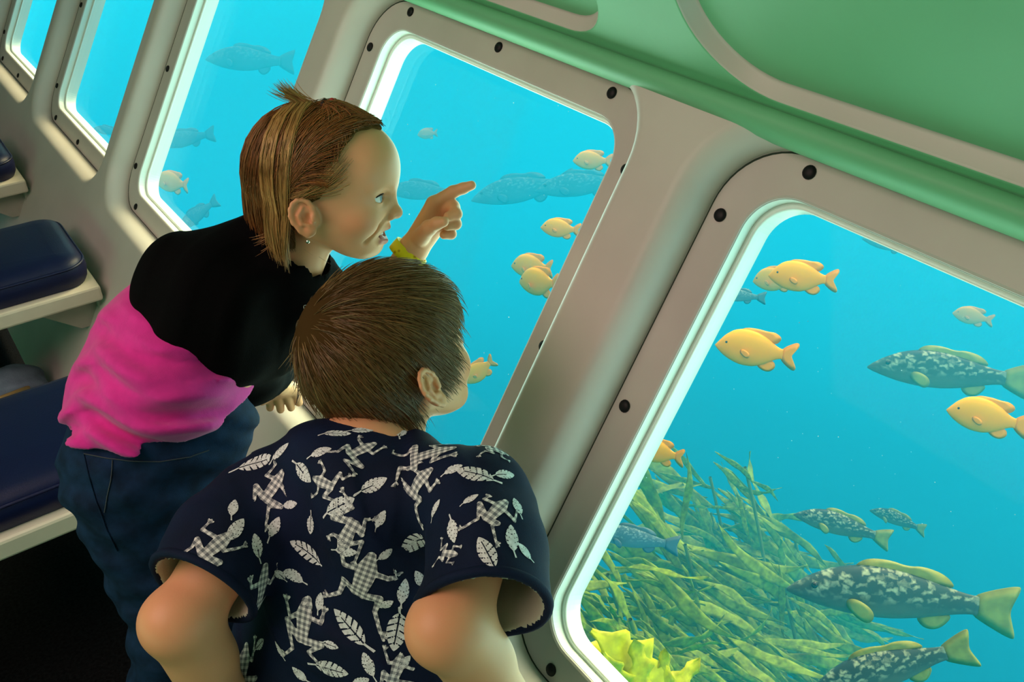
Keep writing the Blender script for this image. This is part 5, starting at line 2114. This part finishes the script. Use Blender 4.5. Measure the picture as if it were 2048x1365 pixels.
for pi, (x, y, k, nb, spread) in enumerate(KP):
    root = empty('kelp_plant', P(x + 60, y + 420, k + 0.15))
    base = np.array(root.location)
    topp = P(x, y, k)
    tag(root, KELP_LABEL[pi], 'kelp', 'kelp plants in the bed outside the window')
    cv = bez([base[None], (base * 0.6 + topp * 0.4)[None] + np.array([[0.1, 0.05, 0.0]]), topp[None]], 16)
    vv, ff, _ = strands_mesh(cv, np.full((1, 16), 0.006), np.zeros((1, 3)), 6)
    finish('stipe', fast_mesh('stipe', vv - base, ff), M['stipe'], root)
    for b in range(nb):
        t = rng.uniform(0.45, 1.0) if nb > 8 else rng.uniform(0.8, 1.0)
        o_ = cv[0][int(t * 15)] - base
        ob = bpy.data.objects.new('blade', BL[rng.integers(len(BL))])
        COL.objects.link(ob)
        ob.parent = root
        L = rng.uniform(0.7, 1.35) * spread * k / FPX
        a = math.radians(rng.normal(-30, 20) + (180 if rng.random() < 0.45 else 0))
        X = camv(math.cos(a), math.sin(a), rng.normal() * 0.45)
        A = frame_from(X, camv(rng.normal() * 0.5, rng.normal() * 0.6, -1))
        mm = Matrix([[A[0][i] * L, A[1][i] * L, A[2][i] * L, 0] for i in range(3)] + [[0, 0, 0, 1]])
        ob.matrix_local = Matrix.Translation(Vector(o_ + rng.normal(size=3) * 0.03)) @ mm
# the near yellow frond at the bottom of the window
root = empty('kelp_frond', P(1330, 1560, 1.55))
base = np.array(root.location)
tag(root, 'bright yellow kelp frond with broad jagged blades at the bottom of the window', 'kelp')
cv = bez([base[None], P(1320, 1450, 1.5)[None], P(1300, 1370, 1.48)[None]], 10)
vv, ff, _ = strands_mesh(cv, np.full((1, 10), 0.006), np.zeros((1, 3)), 6)
finish('stipe', fast_mesh('stipe', vv - base, ff), M['stipe'], root)
for (x0, y0, x1, y1, k0, k1, s) in [(1330, 1400, 1190, 1248, 1.50, 1.44, 0.9), (1330, 1410, 1122, 1282, 1.50, 1.46, 0.8), (1310, 1430, 1140, 1335, 1.48, 1.42, 0.9),
                                    (1300, 1430, 1396, 1312, 1.52, 1.55, 0.7), (1300, 1420, 1262, 1285, 1.46, 1.44, 0.9), (1300, 1440, 1335, 1300, 1.5, 1.5, 0.7),
                                    (1250, 1430, 1215, 1300, 1.45, 1.40, 0.8)]:
    a_, b_ = P(x0, y0, k0), P(x1, y1, k1)
    L = np.linalg.norm(b_ - a_)
    A = frame_from(b_ - a_, camv(0.2, 0.5, -1))
    ob = bpy.data.objects.new('blade', BB[rng.integers(3)])
    COL.objects.link(ob)
    ob.parent = root
    mm = Matrix([[A[0][i] * L, A[1][i] * L * 1.25 * s, A[2][i] * L, 0] for i in range(3)] + [[0, 0, 0, 1]])
    ob.matrix_local = Matrix.Translation(Vector(a_ - base)) @ mm

# drifting specks in the water
n = 420
vs, fs = [], []
for i in range(n):
    while True:
        x, y = rng.uniform(640, 2048), rng.uniform(40, 1100)
        k = rng.uniform(1.8, 4.5)
        c = P(x, y, k)
        if (c - CAM) @ WN > WD + 0.15:
            break
    r_ = rng.uniform(0.0006, 0.0016)
    o_ = len(vs)
    vs += [c + r_ * np.array(d) for d in ((1, 0, 0), (-1, 0, 0), (0, 1, 0), (0, -1, 0), (0, 0, 1), (0, 0, -1))]
    fs += [(o_ + a, o_ + b, o_ + c_) for a in (0, 1) for b in (2, 3) for c_ in (4, 5)]
sn = mesh_obj('drifting_specks', vs, fs, mat_basic('pale_speck', (0.8, 0.9, 0.85), 0.8, 0.1))
tag(sn, 'tiny pale specks drifting in the water outside the windows', 'specks', kind='stuff')

# ------------------------------------------------------------------ a bag left on the floor under the middle bench
bagc = np.array([0.02, 2.22, 0.0])


def bag_f(p):
    d = ell(p, bagc + np.array([0, 0, 0.085]), (0.12, 0.085, 0.090))
    d = sm(d, ell(p, bagc + np.array([0.07, 0.02, 0.11]), (0.06, 0.06, 0.05)), 0.03)
    d = d + 0.006 * np.sin(p[:, 0] * 60 + 3 * np.sin(p[:, 2] * 40)) + 0.004 * np.sin(p[:, 1] * 90 + p[:, 2] * 70)
    return np.maximum(d, 0.002 - p[:, 2])


bag = empty('bag', bagc)
M['bag'] = mat_basic('blue_grey_canvas', (0.20, 0.25, 0.36), 0.85, 0.1, noise=0.5, noise_scale=12, bump=0.4, bump_scale=300)
v, f = polygonize(bag_f, bagc + np.array([-0.18, -0.13, -0.02]), bagc + np.array([0.18, 0.13, 0.22]), 0.008)
finish('bag_body', fast_mesh('bag_body', v - bagc, f), M['bag'], bag)
cv = bez([np.array([[-0.08, -0.06, 0.13]]), np.array([[-0.04, -0.15, 0.20]]), np.array([[0.05, -0.15, 0.20]]), np.array([[0.08, -0.05, 0.14]])], 14)
vv, ff, _ = strands_mesh(cv, np.full((1, 14), 0.006), np.zeros((1, 3)), 6)
finish('strap', fast_mesh('strap', vv, ff), mat_basic('tan_strap', (0.35, 0.22, 0.08), 0.7), bag)
tag(bag, 'slumped blue-grey bag on the floor under the middle bench', 'bag')
